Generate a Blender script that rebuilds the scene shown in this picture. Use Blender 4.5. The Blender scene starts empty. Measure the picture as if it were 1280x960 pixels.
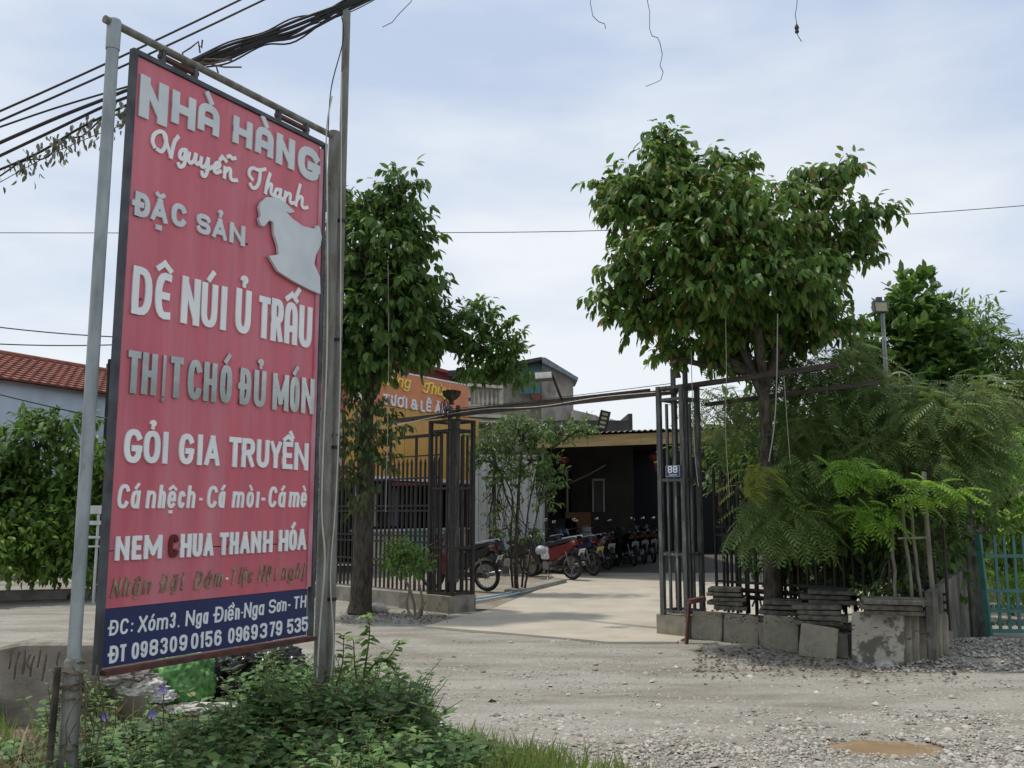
import bpy, math, random, unicodedata
import numpy as np
from mathutils import Vector, Matrix, noise
random.seed(7); rng = np.random.default_rng(7)
scene = bpy.context.scene; COL = scene.collection
R = math.radians; PI = math.pi

# ------------------------------------------------------------------ camera
FPX, HOR, EYE = 1150.0, 640.0, 1.5
PITCH = math.atan((HOR-480)/FPX)
cam = bpy.data.cameras.new('camera'); camo = bpy.data.objects.new('camera', cam); COL.objects.link(camo)
cam.sensor_width = 36; cam.lens = 36*FPX/1280; cam.clip_end = 6000; cam.clip_start = .05
camo.location = (0, 0, EYE); camo.rotation_euler = (PI/2+PITCH, 0, 0); scene.camera = camo

# ------------------------------------------------------------------ light
SUN_EL, SUN_AZ = 73, -62          # the sun stands behind the scene, to the left
w = bpy.data.worlds.new('World'); scene.world = w; w.use_nodes = True
nt = w.node_tree; N = nt.nodes; L = nt.links; N.clear()
out = N.new('ShaderNodeOutputWorld'); mixs = N.new('ShaderNodeMixShader')
sky = N.new('ShaderNodeTexSky'); sky.sky_type = 'NISHITA'; sky.sun_disc = False
sky.sun_elevation = R(SUN_EL); sky.sun_rotation = R(SUN_AZ)
b1 = N.new('ShaderNodeBackground'); b1.inputs[1].default_value = .12
b2 = N.new('ShaderNodeBackground'); b2.inputs[1].default_value = 1.0
tc = N.new('ShaderNodeTexCoord'); mp = N.new('ShaderNodeMapping'); mp.inputs['Scale'].default_value = (1, 1, 3.2)
mp.inputs['Location'].default_value = (.35, 0, .2)
n1 = N.new('ShaderNodeTexNoise'); n1.inputs['Scale'].default_value = 1.5; n1.inputs['Detail'].default_value = 6; n1.inputs['Roughness'].default_value = .5
r1 = N.new('ShaderNodeValToRGB'); e = r1.color_ramp.elements
e[0].position = .40; e[0].color = (.50, .59, .75, 1); e[1].position = .60; e[1].color = (.80, .835, .87, 1)
n2 = N.new('ShaderNodeTexNoise'); n2.inputs['Scale'].default_value = 2.4; n2.inputs['Detail'].default_value = 5
r2 = N.new('ShaderNodeValToRGB'); e = r2.color_ramp.elements
e[0].position = .3; e[0].color = (.86,)*3+(1,); e[1].position = .7; e[1].color = (.97,)*3+(1,)
L.new(tc.outputs['Generated'], mp.inputs[0]); L.new(mp.outputs[0], n1.inputs[0]); L.new(mp.outputs[0], n2.inputs[0])
L.new(n1.outputs[0], r1.inputs[0]); L.new(r1.outputs[0], b2.inputs[0]); L.new(n2.outputs[0], r2.inputs[0])
L.new(sky.outputs[0], b1.inputs[0]); L.new(r2.outputs[0], mixs.inputs[0]); L.new(b1.outputs[0], mixs.inputs[1]); L.new(b2.outputs[0], mixs.inputs[2])
L.new(mixs.outputs[0], out.inputs[0])
sl = bpy.data.lights.new('sun', 'SUN'); sl.energy = 2.35; sl.angle = R(3); sl.color = (1, .93, .82)
so = bpy.data.objects.new('sun', sl); COL.objects.link(so)
sd = Vector((math.cos(R(SUN_EL))*math.sin(R(SUN_AZ)), math.cos(R(SUN_EL))*math.cos(R(SUN_AZ)), math.sin(R(SUN_EL))))
so.rotation_euler = sd.to_track_quat('Z', 'Y').to_euler(); so.location = (0, 0, 30)
scene.view_settings.view_transform = 'Standard'; scene.view_settings.look = 'None'
scene.view_settings.exposure = 0.17; scene.view_settings.gamma = 1
scene.cycles.max_bounces = 6; scene.cycles.transparent_max_bounces = 6

# ------------------------------------------------------------------ measuring helpers
def ray(u, v):
    a = (480-v)/FPX
    return Vector(((u-640)/FPX, math.cos(PITCH)-math.sin(PITCH)*a, math.sin(PITCH)+math.cos(PITCH)*a))
def P(u, v, Y):
    d = ray(u, v); return Vector((0, 0, EYE))+d*(Y/d.y)
def G(u, v, z=0.0):
    d = ray(u, v); return Vector((0, 0, EYE))+d*((z-EYE)/d.z)

# ------------------------------------------------------------------ materials
def M(name, c1, c2=None, rough=.8, scale=6, metal=0, bump=0, bscale=40, spec=.5, stretch=None, pos=(.35, .65), detail=6, stain=None, sscale=2, spos=(.55, .75)):
    m = bpy.data.materials.new(name); m.use_nodes = True; nt = m.node_tree; N = nt.nodes; L = nt.links
    b = N['Principled BSDF']; b.inputs['Roughness'].default_value = rough; b.inputs['Metallic'].default_value = metal
    b.inputs['Specular IOR Level'].default_value = spec
    c2 = c2 or tuple(x*.8 for x in c1)
    tc = N.new('ShaderNodeTexCoord'); mp = N.new('ShaderNodeMapping'); L.new(tc.outputs['Object'], mp.inputs[0])
    if stretch: mp.inputs['Scale'].default_value = stretch
    n = N.new('ShaderNodeTexNoise'); n.inputs['Scale'].default_value = scale; n.inputs['Detail'].default_value = detail; L.new(mp.outputs[0], n.inputs[0])
    r = N.new('ShaderNodeValToRGB'); r.color_ramp.elements[0].position = pos[0]; r.color_ramp.elements[1].position = pos[1]
    r.color_ramp.elements[0].color = (*c2, 1); r.color_ramp.elements[1].color = (*c1, 1); L.new(n.outputs[0], r.inputs[0])
    last = r.outputs[0]
    if stain:
        n3 = N.new('ShaderNodeTexNoise'); n3.inputs['Scale'].default_value = sscale; n3.inputs['Detail'].default_value = 8; n3.inputs['Roughness'].default_value = .65; L.new(mp.outputs[0], n3.inputs[0])
        r3 = N.new('ShaderNodeValToRGB'); r3.color_ramp.elements[0].position = spos[0]; r3.color_ramp.elements[1].position = spos[1]; L.new(n3.outputs[0], r3.inputs[0])
        mx = N.new('ShaderNodeMix'); mx.data_type = 'RGBA'; L.new(r3.outputs[0], mx.inputs[0]); L.new(last, mx.inputs[6]); mx.inputs[7].default_value = (*stain, 1); last = mx.outputs[2]
    L.new(last, b.inputs['Base Color'])
    if bump:
        n2 = N.new('ShaderNodeTexNoise'); n2.inputs['Scale'].default_value = bscale; n2.inputs['Detail'].default_value = 4; L.new(tc.outputs['Object'], n2.inputs[0])
        bp = N.new('ShaderNodeBump'); bp.inputs['Strength'].default_value = bump; bp.inputs['Distance'].default_value = .02
        L.new(n2.outputs[0], bp.inputs['Height']); L.new(bp.outputs[0], b.inputs['Normal'])
    return m
def leafmat(name, cols, rough=.45, transl=.35, spec=.5):
    m = bpy.data.materials.new(name); m.use_nodes = True; nt = m.node_tree; N = nt.nodes; L = nt.links
    b = N['Principled BSDF']; b.inputs['Roughness'].default_value = rough; b.inputs['Specular IOR Level'].default_value = spec
    g = N.new('ShaderNodeNewGeometry'); oi = N.new('ShaderNodeObjectInfo'); ad = N.new('ShaderNodeMath'); ad.operation = 'ADD'; fr = N.new('ShaderNodeMath'); fr.operation = 'FRACT'
    L.new(g.outputs['Random Per Island'], ad.inputs[0]); L.new(oi.outputs['Random'], ad.inputs[1]); L.new(ad.outputs[0], fr.inputs[0])
    r = N.new('ShaderNodeValToRGB'); e = r.color_ramp.elements
    while len(e) < len(cols): e.new(.5)
    for k, c in enumerate(cols): e[k].position = k/(len(cols)-1); e[k].color = (*c, 1)
    L.new(fr.outputs[0], r.inputs[0]); L.new(r.outputs[0], b.inputs['Base Color'])
    t = N.new('ShaderNodeBsdfTranslucent'); hs = N.new('ShaderNodeHueSaturation'); hs.inputs['Value'].default_value = 1.5; hs.inputs['Hue'].default_value = .485
    L.new(r.outputs[0], hs.inputs['Color']); L.new(hs.outputs[0], t.inputs[0])
    mx = N.new('ShaderNodeMixShader'); mx.inputs[0].default_value = transl
    L.new(b.outputs[0], mx.inputs[1]); L.new(t.outputs[0], mx.inputs[2]); L.new(mx.outputs[0], N['Material Output'].inputs[0])
    return m
def plain(name, c, rough=.6, metal=0): return M(name, c, tuple(x*.85 for x in c), rough=rough, metal=metal, scale=14)
mt = dict(
 galv=M('galvanised', (.36, .40, .41), (.22, .25, .26), rough=.5, metal=.25, scale=5, stretch=(3, 3, .8), stain=(.13, .11, .09), sscale=7, spos=(.6, .8), bump=.1),
 galv_old=M('galvanised_old', (.24, .24, .22), (.13, .13, .11), rough=.8, scale=6, stretch=(3, 3, .7), stain=(.12, .08, .05), sscale=5, spos=(.5, .7), bump=.3),
 frame=M('frame_steel', (.10, .11, .12), (.05, .055, .06), rough=.6, metal=.3, scale=8, stain=(.10, .045, .03), sscale=5, spos=(.58, .68)),
 rust=M('rusty_steel', (.14, .05, .035), (.06, .03, .025), rough=.85, scale=18, bump=.2),
 red=M('faded_red_panel', (.62, .135, .175), (.53, .120, .160), rough=.38, scale=3.5, stretch=(3, 1, .22), stain=(.62, .26, .30), sscale=1.6, spos=(.46, .85)),
 blue=M('navy_panel', (.018, .03, .115), (.014, .024, .09), rough=.4, scale=3),
 pink=M('bleached_red_strip', (.60, .30, .36), (.45, .12, .16), rough=.5, scale=9, stretch=(1, 1, .3)),
 lwhite=M('letter_white', (.90, .91, .90), (.80, .82, .83), rough=.4, scale=5),
 lgrey=M('letter_pale_grey', (.66, .71, .72), (.56, .61, .63), rough=.4, scale=5),
 lmetal=M('letter_steel', (.62, .64, .64), (.5, .51, .51), rough=.24, metal=1, scale=9),
 lgold=M('letter_tarnished_gold', (.40, .32, .23), (.20, .15, .10), rough=.4, metal=.35, scale=16, pos=(.4, .6)),
 lprint=M('letter_print', (.86, .88, .88), (.74, .78, .80), rough=.5, scale=12),
 concrete=M('concrete', (.33, .31, .27), (.22, .205, .18), rough=.95, scale=5, bump=.4, bscale=60, stain=(.10, .10, .08), sscale=3, spos=(.5, .78)),
 wallc=M('old_wall_concrete', (.34, .315, .265), (.24, .22, .185), rough=.95, scale=3.5, bump=.35, bscale=50, stain=(.07, .068, .055), sscale=2.2, spos=(.5, .72)),
 slab=M('slab_concrete', (.31, .285, .215), (.20, .185, .14), rough=.95, scale=7, bump=.35, bscale=70, stain=(.07, .07, .055), sscale=4, spos=(.52, .72)),
 slabm=M('slab_mossy', (.235, .215, .175), (.12, .112, .09), rough=.95, scale=8, bump=.5, bscale=60, stain=(.06, .06, .048), sscale=5, spos=(.42, .62)),
 slabl=M('slab_concrete_pale', (.44, .41, .34), (.33, .30, .25), rough=.95, scale=4, bump=.4, bscale=50, stain=(.12, .115, .09), sscale=3.4, spos=(.5, .56)),
 black_wall=M('mouldy_wall', (.26, .245, .205), (.09, .085, .07), rough=.95, scale=4, stretch=(1.3, 1.3, .7), bump=.35, stain=(.03, .03, .025), sscale=2.2, spos=(.46, .66)),
 drive=M('driveway_concrete', (.47, .425, .345), (.39, .35, .285), rough=.9, scale=1.6, bump=.15, bscale=90, stain=(.28, .23, .17), sscale=.9, spos=(.55, .8)),
 iron=M('dark_iron', (.040, .034, .030), (.018, .016, .015), rough=.7, metal=.1, scale=9, stretch=(3, 3, .6), stain=(.14, .12, .10), sscale=6, spos=(.62, .75), bump=.15),
 ironl=M('worn_grey_iron', (.12, .12, .115), (.045, .045, .045), rough=.6, metal=.2, scale=7, stretch=(4, 4, .5), stain=(.28, .30, .28), sscale=8, spos=(.55, .7), bump=.2),
 wood=M('weathered_beam', (.075, .06, .048), (.03, .025, .022), rough=.85, scale=9, stretch=(.6, .6, 6), bump=.4),
 bark=M('bark', (.085, .07, .052), (.028, .024, .019), rough=.95, scale=14, stretch=(1.6, 1.6, .5), bump=.9, bscale=22, stain=(.13, .13, .10), sscale=4, spos=(.58, .72)),
 twig=M('twig', (.16, .12, .075), (.08, .06, .04), rough=.9, scale=20),
 bamboo=M('bamboo', (.22, .20, .15), (.11, .10, .08), rough=.8, scale=10, stretch=(2, 2, .4)),
 teal=M('teal_paint', (.07, .22, .19), (.05, .16, .14), rough=.5, scale=7, stain=(.16, .10, .06), sscale=9, spos=(.64, .72)),
 rtile=M('red_tile', (.27, .09, .06), (.15, .06, .045), rough=.9, scale=5, bump=.3, stain=(.10, .07, .055), sscale=3, spos=(.55, .75)),
 bwall=M('pale_blue_render', (.58, .66, .76), (.50, .58, .68), rough=.9, scale=2.5, stretch=(1, 1, .5), stain=(.34, .40, .46), sscale=1.3, spos=(.55, .8), bump=.1),
 orange=M('orange_sign', (.62, .215, .08), (.54, .18, .075), rough=.5, scale=3), yellow=M('ochre_board', (.58, .33, .075), (.50, .26, .05), rough=.5, scale=2.5, stretch=(1, 1, .3)),
 redsign=M('red_board', (.50, .075, .06), (.36, .05, .045), rough=.5, scale=3), gilt=plain('yellow_lettering', (.82, .68, .10), .4), creamw=M('cream_render', (.60, .56, .45), (.44, .42, .33), rough=.9, scale=5, stain=(.12, .12, .10), sscale=3, spos=(.52, .75)),
 grey=M('grey_render', (.42, .385, .335), (.27, .25, .215), rough=.95, scale=4, stretch=(1.2, 1.2, .5), bump=.3, stain=(.10, .09, .08), sscale=1.6, spos=(.48, .72)),
 brick=M('brick', (.36, .12, .07), (.24, .08, .05), rough=.9, scale=9), tealsheet=M('teal_sheet', (.07, .19, .185), (.045, .13, .13), rough=.5, scale=3, stretch=(3, 3, .4)),
 roofdark=M('dark_roof', (.07, .068, .07), (.035, .035, .035), rough=.8, scale=6), redroof=M('red_sheet', (.30, .05, .045), (.18, .035, .035), rough=.6, scale=5),
 fascia=M('ochre_fascia', (.42, .31, .15), (.30, .21, .09), rough=.6, scale=3, stretch=(.6, .6, 5), stain=(.22, .14, .07), sscale=4, spos=(.6, .8)),
 white_sheet=M('white_sheet', (.56, .57, .56), (.44, .45, .45), rough=.6, scale=3, stretch=(2, 2, .3), stain=(.28, .26, .23), sscale=2, spos=(.58, .8)),
 inner=M('dim_plaster', (.075, .072, .066), (.05, .048, .044), rough=.95, scale=2), innerdark=plain('shade_tinted_wall', (.012, .012, .014), .95), floor_in=M('garage_floor', (.11, .10, .09), (.08, .075, .065), rough=.9, scale=2),  # interior shade put into the colour: wall, ceiling and floor albedos lowered
 black=plain('black_plastic', (.018, .018, .02), .35), rubber=plain('rubber', (.022, .021, .02), .9), chrome=M('chrome', (.75, .75, .76), (.6, .6, .6), rough=.18, metal=1), alu=M('aluminium', (.34, .34, .34), (.2, .2, .2), rough=.4, metal=.8),
 redp=plain('red_plastic', (.15, .014, .016), .35), bluep=plain('blue_plastic', (.018, .026, .06), .25), silverp=plain('silver_plastic', (.38, .40, .42), .3), tail=plain('tail_lamp_red', (.10, .008, .008), .25), amber=plain('amber_lens', (.2, .07, .02), .3),
 plate=plain('plate_white', (.72, .73, .70), .5), platey=plain('plate_yellow', (.72, .55, .13), .5), seat=plain('vinyl', (.02, .02, .022), .5),
 glassw=plain('lamp_glass', (.55, .56, .50), .15), lampgrey=plain('lamp_housing', (.07, .09, .09), .5), cable=plain('cable_black', (.015, .015, .017), .6), cablew=plain('cable_white', (.55, .53, .46), .6), string=plain('string', (.30, .30, .25), .8),
 lantern=M('lantern_red', (.13, .010, .012), (.08, .006, .008), rough=.6, scale=9), navy=plain('enamel_navy', (.03, .04, .12), .3), enamelw=plain('enamel_white', (.75, .76, .78), .3), cloth=plain('cloth_blue_grey', (.22, .26, .33), .9), clothr=plain('cloth_red', (.16, .016, .02), .9), clothw=plain('cloth_white', (.6, .56, .5), .9), clothk=plain('cloth_black', (.03, .03, .035), .9),
 bag=M('black_bag', (.02, .02, .024), (.012, .012, .014), rough=.25, scale=8, bump=.8, bscale=14), greenbag=M('green_mesh_bag', (.16, .40, .12), (.08, .26, .06), rough=.35, scale=16, bump=.7, bscale=18), foam=M('foam', (.74, .74, .70), (.55, .54, .50), rough=.8, scale=12, bump=.5, bscale=20), card=plain('cardboard', (.30, .17, .09), .9), whitebag=M('white_bag', (.70, .72, .72), (.5, .52, .52), rough=.35, scale=12, bump=.7, bscale=25),
 stone=M('stone', (.44, .42, .39), (.26, .25, .23), rough=.95, scale=9, bump=.3), pebble=M('pebbles', (.50, .48, .45), (.20, .195, .185), rough=.95, scale=7, pos=(.3, .7), detail=2), litter=leafmat('dead_leaves', [(.09, .06, .04), (.14, .10, .06), (.05, .038, .028), (.20, .165, .11)], .8, .1),
 mud=M('puddle_silt', (.36, .26, .16), (.30, .215, .13), rough=.05, scale=3, spec=.5), purple=plain('petal_purple', (.30, .24, .62), .7), pvc=plain('pvc_pipe', (.42, .50, .52), .5),
)
DARKLEAF = leafmat('leaf_dark', [(0.169, 0.242, 0.048), (0.092, 0.154, 0.031), (0.053, 0.118, 0.026), (0.097, 0.206, 0.038), (0.071, 0.155, 0.031), (0.151, 0.276, 0.049), (0.089, 0.180, 0.033), (0.212, 0.155, 0.046)], .5, .40, .45)
DARKLEAF2 = leafmat('leaf_dark_cool', [(0.043, 0.097, 0.025), (0.089, 0.168, 0.035), (0.063, 0.125, 0.028), (0.138, 0.235, 0.042)], .52, .42, .4)
MIDLEAF = leafmat('leaf_mid', [(0.078, 0.168, 0.026), (0.125, 0.239, 0.035), (0.062, 0.134, 0.026), (0.187, 0.295, 0.047)], .5, .35)
PINLEAF = leafmat('leaf_pinnate', [(0.091, 0.155, 0.038), (0.141, 0.216, 0.054), (0.100, 0.181, 0.048), (0.181, 0.253, 0.063)], .5, .3)
LIMELEAF = leafmat('leaf_lime', [(0.165, 0.330, 0.039), (0.220, 0.396, 0.055), (0.121, 0.275, 0.033), (0.286, 0.396, 0.055)], .5, .45)
WEEDLEAF = leafmat('leaf_weed', [(0.045, 0.098, 0.030), (0.089, 0.194, 0.053), (0.152, 0.299, 0.083), (0.064, 0.143, 0.041), (0.203, 0.359, 0.120), (0.109, 0.224, 0.060), (0.254, 0.299, 0.120)], .6, .32)
GRASS = leafmat('grass_blade', [(0.143, 0.242, 0.044), (0.187, 0.286, 0.066), (0.110, 0.198, 0.039), (0.308, 0.286, 0.110)], .6, .4)

# ------------------------------------------------------------------ objects
ORG = {}
def props(o, label=None, cat=None, group=None, kind=None):
    if label: o['label'] = label
    if cat: o['category'] = cat
    if group: o['group'] = group
    if kind: o['kind'] = kind
    return o
def thing(name, label, cat, loc=(0, 0, 0), rot=(0, 0, 0), group=None):
    o = bpy.data.objects.new(name, None); COL.objects.link(o); o.empty_display_size = .2
    o.location = loc; o.rotation_euler = rot; ORG[o.name] = Vector(loc); return props(o, label, cat, group)
def link(name, me, parent=None):
    o = bpy.data.objects.new(name, me); COL.objects.link(o)
    if parent is not None: o.parent = parent
    return o
class MB:
    def __init__(s): s.v = []; s.f = []
    def add(s, vs, fs):
        k = len(s.v); s.v += [Vector(p) for p in vs]; s.f += [tuple(i+k for i in q) for q in fs]; return s
    def box(s, c, size, rz=0, rot=None):
        m = rot if rot is not None else Matrix.Rotation(rz, 3, 'Z'); c = Vector(c); h = [x/2 for x in size]
        vs = [c+m@Vector((sx*h[0], sy*h[1], sz*h[2])) for sz in (-1, 1) for sy in (-1, 1) for sx in (-1, 1)]
        return s.add(vs, [(0, 2, 3, 1), (4, 5, 7, 6), (0, 1, 5, 4), (2, 6, 7, 3), (0, 4, 6, 2), (1, 3, 7, 5)])
    def bar(s, a, b, w_, h_=None, up=(0, 0, 1)):
        a = Vector(a); b = Vector(b); h_ = h_ or w_; d = (b-a); ln = d.length; d.normalize(); up = Vector(up)
        if abs(d.dot(up)) > .98: up = Vector((.69, -.72, 0))
        y = up.cross(d).normalized(); z = d.cross(y); m = Matrix((d, y, z)).transposed()
        return s.box((a+b)/2, (ln, w_, h_), rot=m)
    def tube(s, pts, r, n=8, cap=True):
        pts = [Vector(p) for p in pts]; rs = r if isinstance(r, (list, tuple)) else [r]*len(pts); rings = []
        prev = None
        for i, p in enumerate(pts):
            d = (pts[min(i+1, len(pts)-1)]-pts[max(i-1, 0)])
            d = d.normalized() if d.length > 1e-9 else Vector((0, 0, 1))
            if prev is None: x = d.orthogonal().normalized()
            else:
                x = prev-d*prev.dot(d); x = x.normalized() if x.length > 1e-6 else d.orthogonal().normalized()
            prev = x; y = d.cross(x)
            rings.append([p+(x*math.cos(2*PI*k/n)+y*math.sin(2*PI*k/n))*rs[i] for k in range(n)])
        fs = []
        for i in range(len(pts)-1):
            for k in range(n): fs.append((i*n+k, i*n+(k+1) % n, (i+1)*n+(k+1) % n, (i+1)*n+k))
        if cap: fs.append(tuple(range(n-1, -1, -1))); fs.append(tuple((len(pts)-1)*n+k for k in range(n)))
        return s.add([q for rg in rings for q in rg], fs)
    def lathe(s, c, prof, n=16, axis='Z', sx=1, sy=1):
        c = Vector(c); vs = []; fs = []
        for r_, z in prof:
            for k in range(n):
                a = 2*PI*k/n; x, y = r_*math.cos(a)*sx, r_*math.sin(a)*sy
                vs.append(c+(Vector((x, y, z)) if axis == 'Z' else Vector((x, z, y)) if axis == 'Y' else Vector((z, x, y))))
        for i in range(len(prof)-1):
            for k in range(n): fs.append((i*n+k, i*n+(k+1) % n, (i+1)*n+(k+1) % n, (i+1)*n+k))
        fs.append(tuple(range(n))[::-1]); fs.append(tuple((len(prof)-1)*n+k for k in range(n)))
        return s.add(vs, fs)
    def prism(s, prof, y0, y1, bevel=.25, inset=.012):
        # side profile (x,z) extruded in y with softened flanks
        n = len(prof); cx = sum(p[0] for p in prof)/n; cz = sum(p[1] for p in prof)/n; vs = []; fs = []
        def ring(y, k): return [Vector((cx+(x-cx)*k, y, cz+(z-cz)*k)) for x, z in prof]
        dy = (y1-y0)*bevel
        for y, k in ((y0, .8), (y0+dy*.4, .95), (y0+dy, 1), (y1-dy, 1), (y1-dy*.4, .95), (y1, .8)): vs += ring(y, k)
        for i in range(5):
            for k in range(n): fs.append((i*n+k, i*n+(k+1) % n, (i+1)*n+(k+1) % n, (i+1)*n+k))
        fs.append(tuple(range(n))[::-1]); fs.append(tuple(5*n+k for k in range(n)))
        return s.add(vs, fs)
    def build(s, name, mat, parent=None, world=True, smooth=False, **kw):
        me = bpy.data.meshes.new(name)
        if parent is None:
            xs = [p.x for p in s.v]; ys = [p.y for p in s.v]; zs = [p.z for p in s.v]
            o0 = Vector(((min(xs)+max(xs))/2, (min(ys)+max(ys))/2, min(zs)))
        else: o0 = ORG[parent.name] if world else Vector((0, 0, 0))
        me.from_pydata([tuple(p-o0) for p in s.v], [], s.f); me.validate()
        me.materials.append(mat if not isinstance(mat, str) else mt[mat])
        if smooth:
            me.polygons.foreach_set('use_smooth', [True]*len(me.polygons))
            me.set_sharp_from_angle(angle=R(40))
        o = link(name, me, parent)
        if parent is None: o.location = o0; ORG[o.name] = o0
        else: ORG[o.name] = o0
        return props(o, kw.get('label'), kw.get('cat'), kw.get('group'), kw.get('kind'))
def spline(pts, n=6):
    pts = [Vector(p) for p in pts]; q = [pts[0]]+pts+[pts[-1]]; outp = []
    for i in range(1, len(q)-2):
        for k in range(n):
            t = k/n; a, b, c, d = q[i-1], q[i], q[i+1], q[i+2]
            outp.append(.5*((2*b)+(c-a)*t+(2*a-5*b+4*c-d)*t*t+(3*b-a-3*c+d)*t*t*t))
    return outp+[pts[-1]]
def copy_tree(o, parent=None):
    c = o.copy(); COL.objects.link(c); c.parent = parent; ORG[c.name] = ORG.get(o.name, Vector())
    for ch in list(o.children): copy_tree(ch, c)
    return c

# ================================================================== GROUND
def road_material():
    m = bpy.data.materials.new('gravel_road'); m.use_nodes = True; nt = m.node_tree; N = nt.nodes; L = nt.links; b = N['Principled BSDF']; b.inputs['Roughness'].default_value = .95
    b.inputs['Specular IOR Level'].default_value = .25
    tc = N.new('ShaderNodeTexCoord')
    dt = N.new('ShaderNodeVectorMath'); dt.operation = 'DOT_PRODUCT'; dt.inputs[1].default_value = (.50, .866, 0); L.new(tc.outputs['Object'], dt.inputs[0])
    nz = N.new('ShaderNodeTexNoise'); nz.inputs['Scale'].default_value = .8; nz.inputs['Detail'].default_value = 7; nz.inputs['Roughness'].default_value = .6; L.new(tc.outputs['Object'], nz.inputs[0])
    ma = N.new('ShaderNodeMath'); ma.operation = 'MULTIPLY_ADD'; L.new(nz.outputs[0], ma.inputs[0]); ma.inputs[1].default_value = 2.0; L.new(dt.outputs['Value'], ma.inputs[2])
    mr = N.new('ShaderNodeMapRange'); mr.inputs[1].default_value = 5; mr.inputs[2].default_value = 13; L.new(ma.outputs[0], mr.inputs[0])
    rp = N.new('ShaderNodeValToRGB'); e = rp.color_ramp.elements
    stops = [(0, .1), (.10, .3), (.17, .75), (.25, .15), (.31, .25), (.38, 1), (.46, 1), (.52, .35), (.58, .2), (.66, .95), (.74, .8), (.82, .2), (1, .3)]
    while len(e) < len(stops): e.new(.5)
    for k, (p_, v_) in enumerate(stops): e[k].position = p_; e[k].color = (v_, v_, v_, 1)
    L.new(mr.outputs[0], rp.inputs[0])
    vo = N.new('ShaderNodeTexVoronoi'); vo.inputs['Scale'].default_value = 48; L.new(tc.outputs['Object'], vo.inputs[0])
    vo2 = N.new('ShaderNodeTexVoronoi'); vo2.inputs['Scale'].default_value = 75; L.new(tc.outputs['Object'], vo2.inputs[0])
    gr = N.new('ShaderNodeValToRGB'); e = gr.color_ramp.elements; e[0].color = (.20, .195, .175, 1); e[1].color = (.38, .37, .34, 1); L.new(vo.outputs['Color'], gr.inputs[0])
    gr2 = N.new('ShaderNodeValToRGB'); e = gr2.color_ramp.elements; e[0].color = (.19, .185, .165, 1); e[1].color = (.36, .35, .32, 1); L.new(vo2.outputs['Color'], gr2.inputs[0])
    mg = N.new('ShaderNodeMix'); mg.data_type = 'RGBA'; mg.inputs[0].default_value = .55; L.new(gr.outputs[0], mg.inputs[6]); L.new(gr2.outputs[0], mg.inputs[7])
    n3 = N.new('ShaderNodeTexNoise'); n3.inputs['Scale'].default_value = 45; n3.inputs['Detail'].default_value = 5; L.new(tc.outputs['Object'], n3.inputs[0])
    du = N.new('ShaderNodeValToRGB'); e = du.color_ramp.elements; e[0].position = .3; e[0].color = (.31, .285, .235, 1); e[1].position = .7; e[1].color = (.41, .38, .32, 1); L.new(n3.outputs[0], du.inputs[0])
    mx = N.new('ShaderNodeMix'); mx.data_type = 'RGBA'; L.new(rp.outputs[0], mx.inputs[0]); L.new(mg.outputs[2], mx.inputs[6]); L.new(du.outputs[0], mx.inputs[7])
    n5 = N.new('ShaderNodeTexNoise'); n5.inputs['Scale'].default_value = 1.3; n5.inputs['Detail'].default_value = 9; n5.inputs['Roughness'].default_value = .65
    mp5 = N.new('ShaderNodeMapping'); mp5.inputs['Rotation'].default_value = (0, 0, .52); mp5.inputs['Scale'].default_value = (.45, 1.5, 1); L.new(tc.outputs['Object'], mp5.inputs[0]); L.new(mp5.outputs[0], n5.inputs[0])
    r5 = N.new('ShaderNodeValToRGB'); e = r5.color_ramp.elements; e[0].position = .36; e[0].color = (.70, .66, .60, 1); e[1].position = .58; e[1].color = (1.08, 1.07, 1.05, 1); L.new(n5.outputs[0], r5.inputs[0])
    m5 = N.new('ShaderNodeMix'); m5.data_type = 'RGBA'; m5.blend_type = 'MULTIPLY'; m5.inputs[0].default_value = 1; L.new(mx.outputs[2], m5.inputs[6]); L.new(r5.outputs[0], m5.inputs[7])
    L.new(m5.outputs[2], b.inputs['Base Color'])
    bp = N.new('ShaderNodeBump'); bp.inputs['Strength'].default_value = .35; bp.inputs['Distance'].default_value = .015
    sm = N.new('ShaderNodeMath'); sm.operation = 'ADD'; L.new(vo.outputs['Distance'], sm.inputs[0]); L.new(n3.outputs[0], sm.inputs[1]); L.new(sm.outputs[0], bp.inputs['Height']); L.new(bp.outputs[0], b.inputs['Normal'])
    return m
ROAD = road_material()
g = MB(); g.add([(-3000, -60, -.08), (3000, -60, -.08), (3000, 3000, -.08), (-3000, 3000, -.08)], [(0, 1, 2, 3)])
g.build('ground', M('dry_earth', (.26, .23, .18), (.16, .15, .10), rough=.95, scale=.8, bump=.2), kind='structure')
g = MB(); nx, ny = 420, 240; PC = G(1108, 934); vs = []; fs = []
for j in range(ny+1):
    for i in range(nx+1):
        x = -20+40*i/nx; y = 2+20*j/ny
        z = .012*noise.noise(Vector((x*1.1, y*1.1, 0)))+.006*noise.noise(Vector((x*4, y*4, 3)))
        k = max(0, min(1, (y-13)/2)); 
        dp = ((x-PC.x)/.40)**2+((y-PC.y)/.22)**2; dz = -.040*math.exp(-dp**1.5)*(1+.5*noise.noise(Vector((x*7, y*7, 0))))+(.010*noise.noise(Vector((x*13, y*13, 0))) if dp < 4 else 0)
        vs.append((x, y, z*(1-k)+.008+dz))
for j in range(ny):
    for i in range(nx): a = j*(nx+1)+i; fs.append((a, a+1, a+nx+2, a+nx+1))
g.add(vs, fs); g.build('gravel_road', ROAD, kind='structure', smooth=True)

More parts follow.
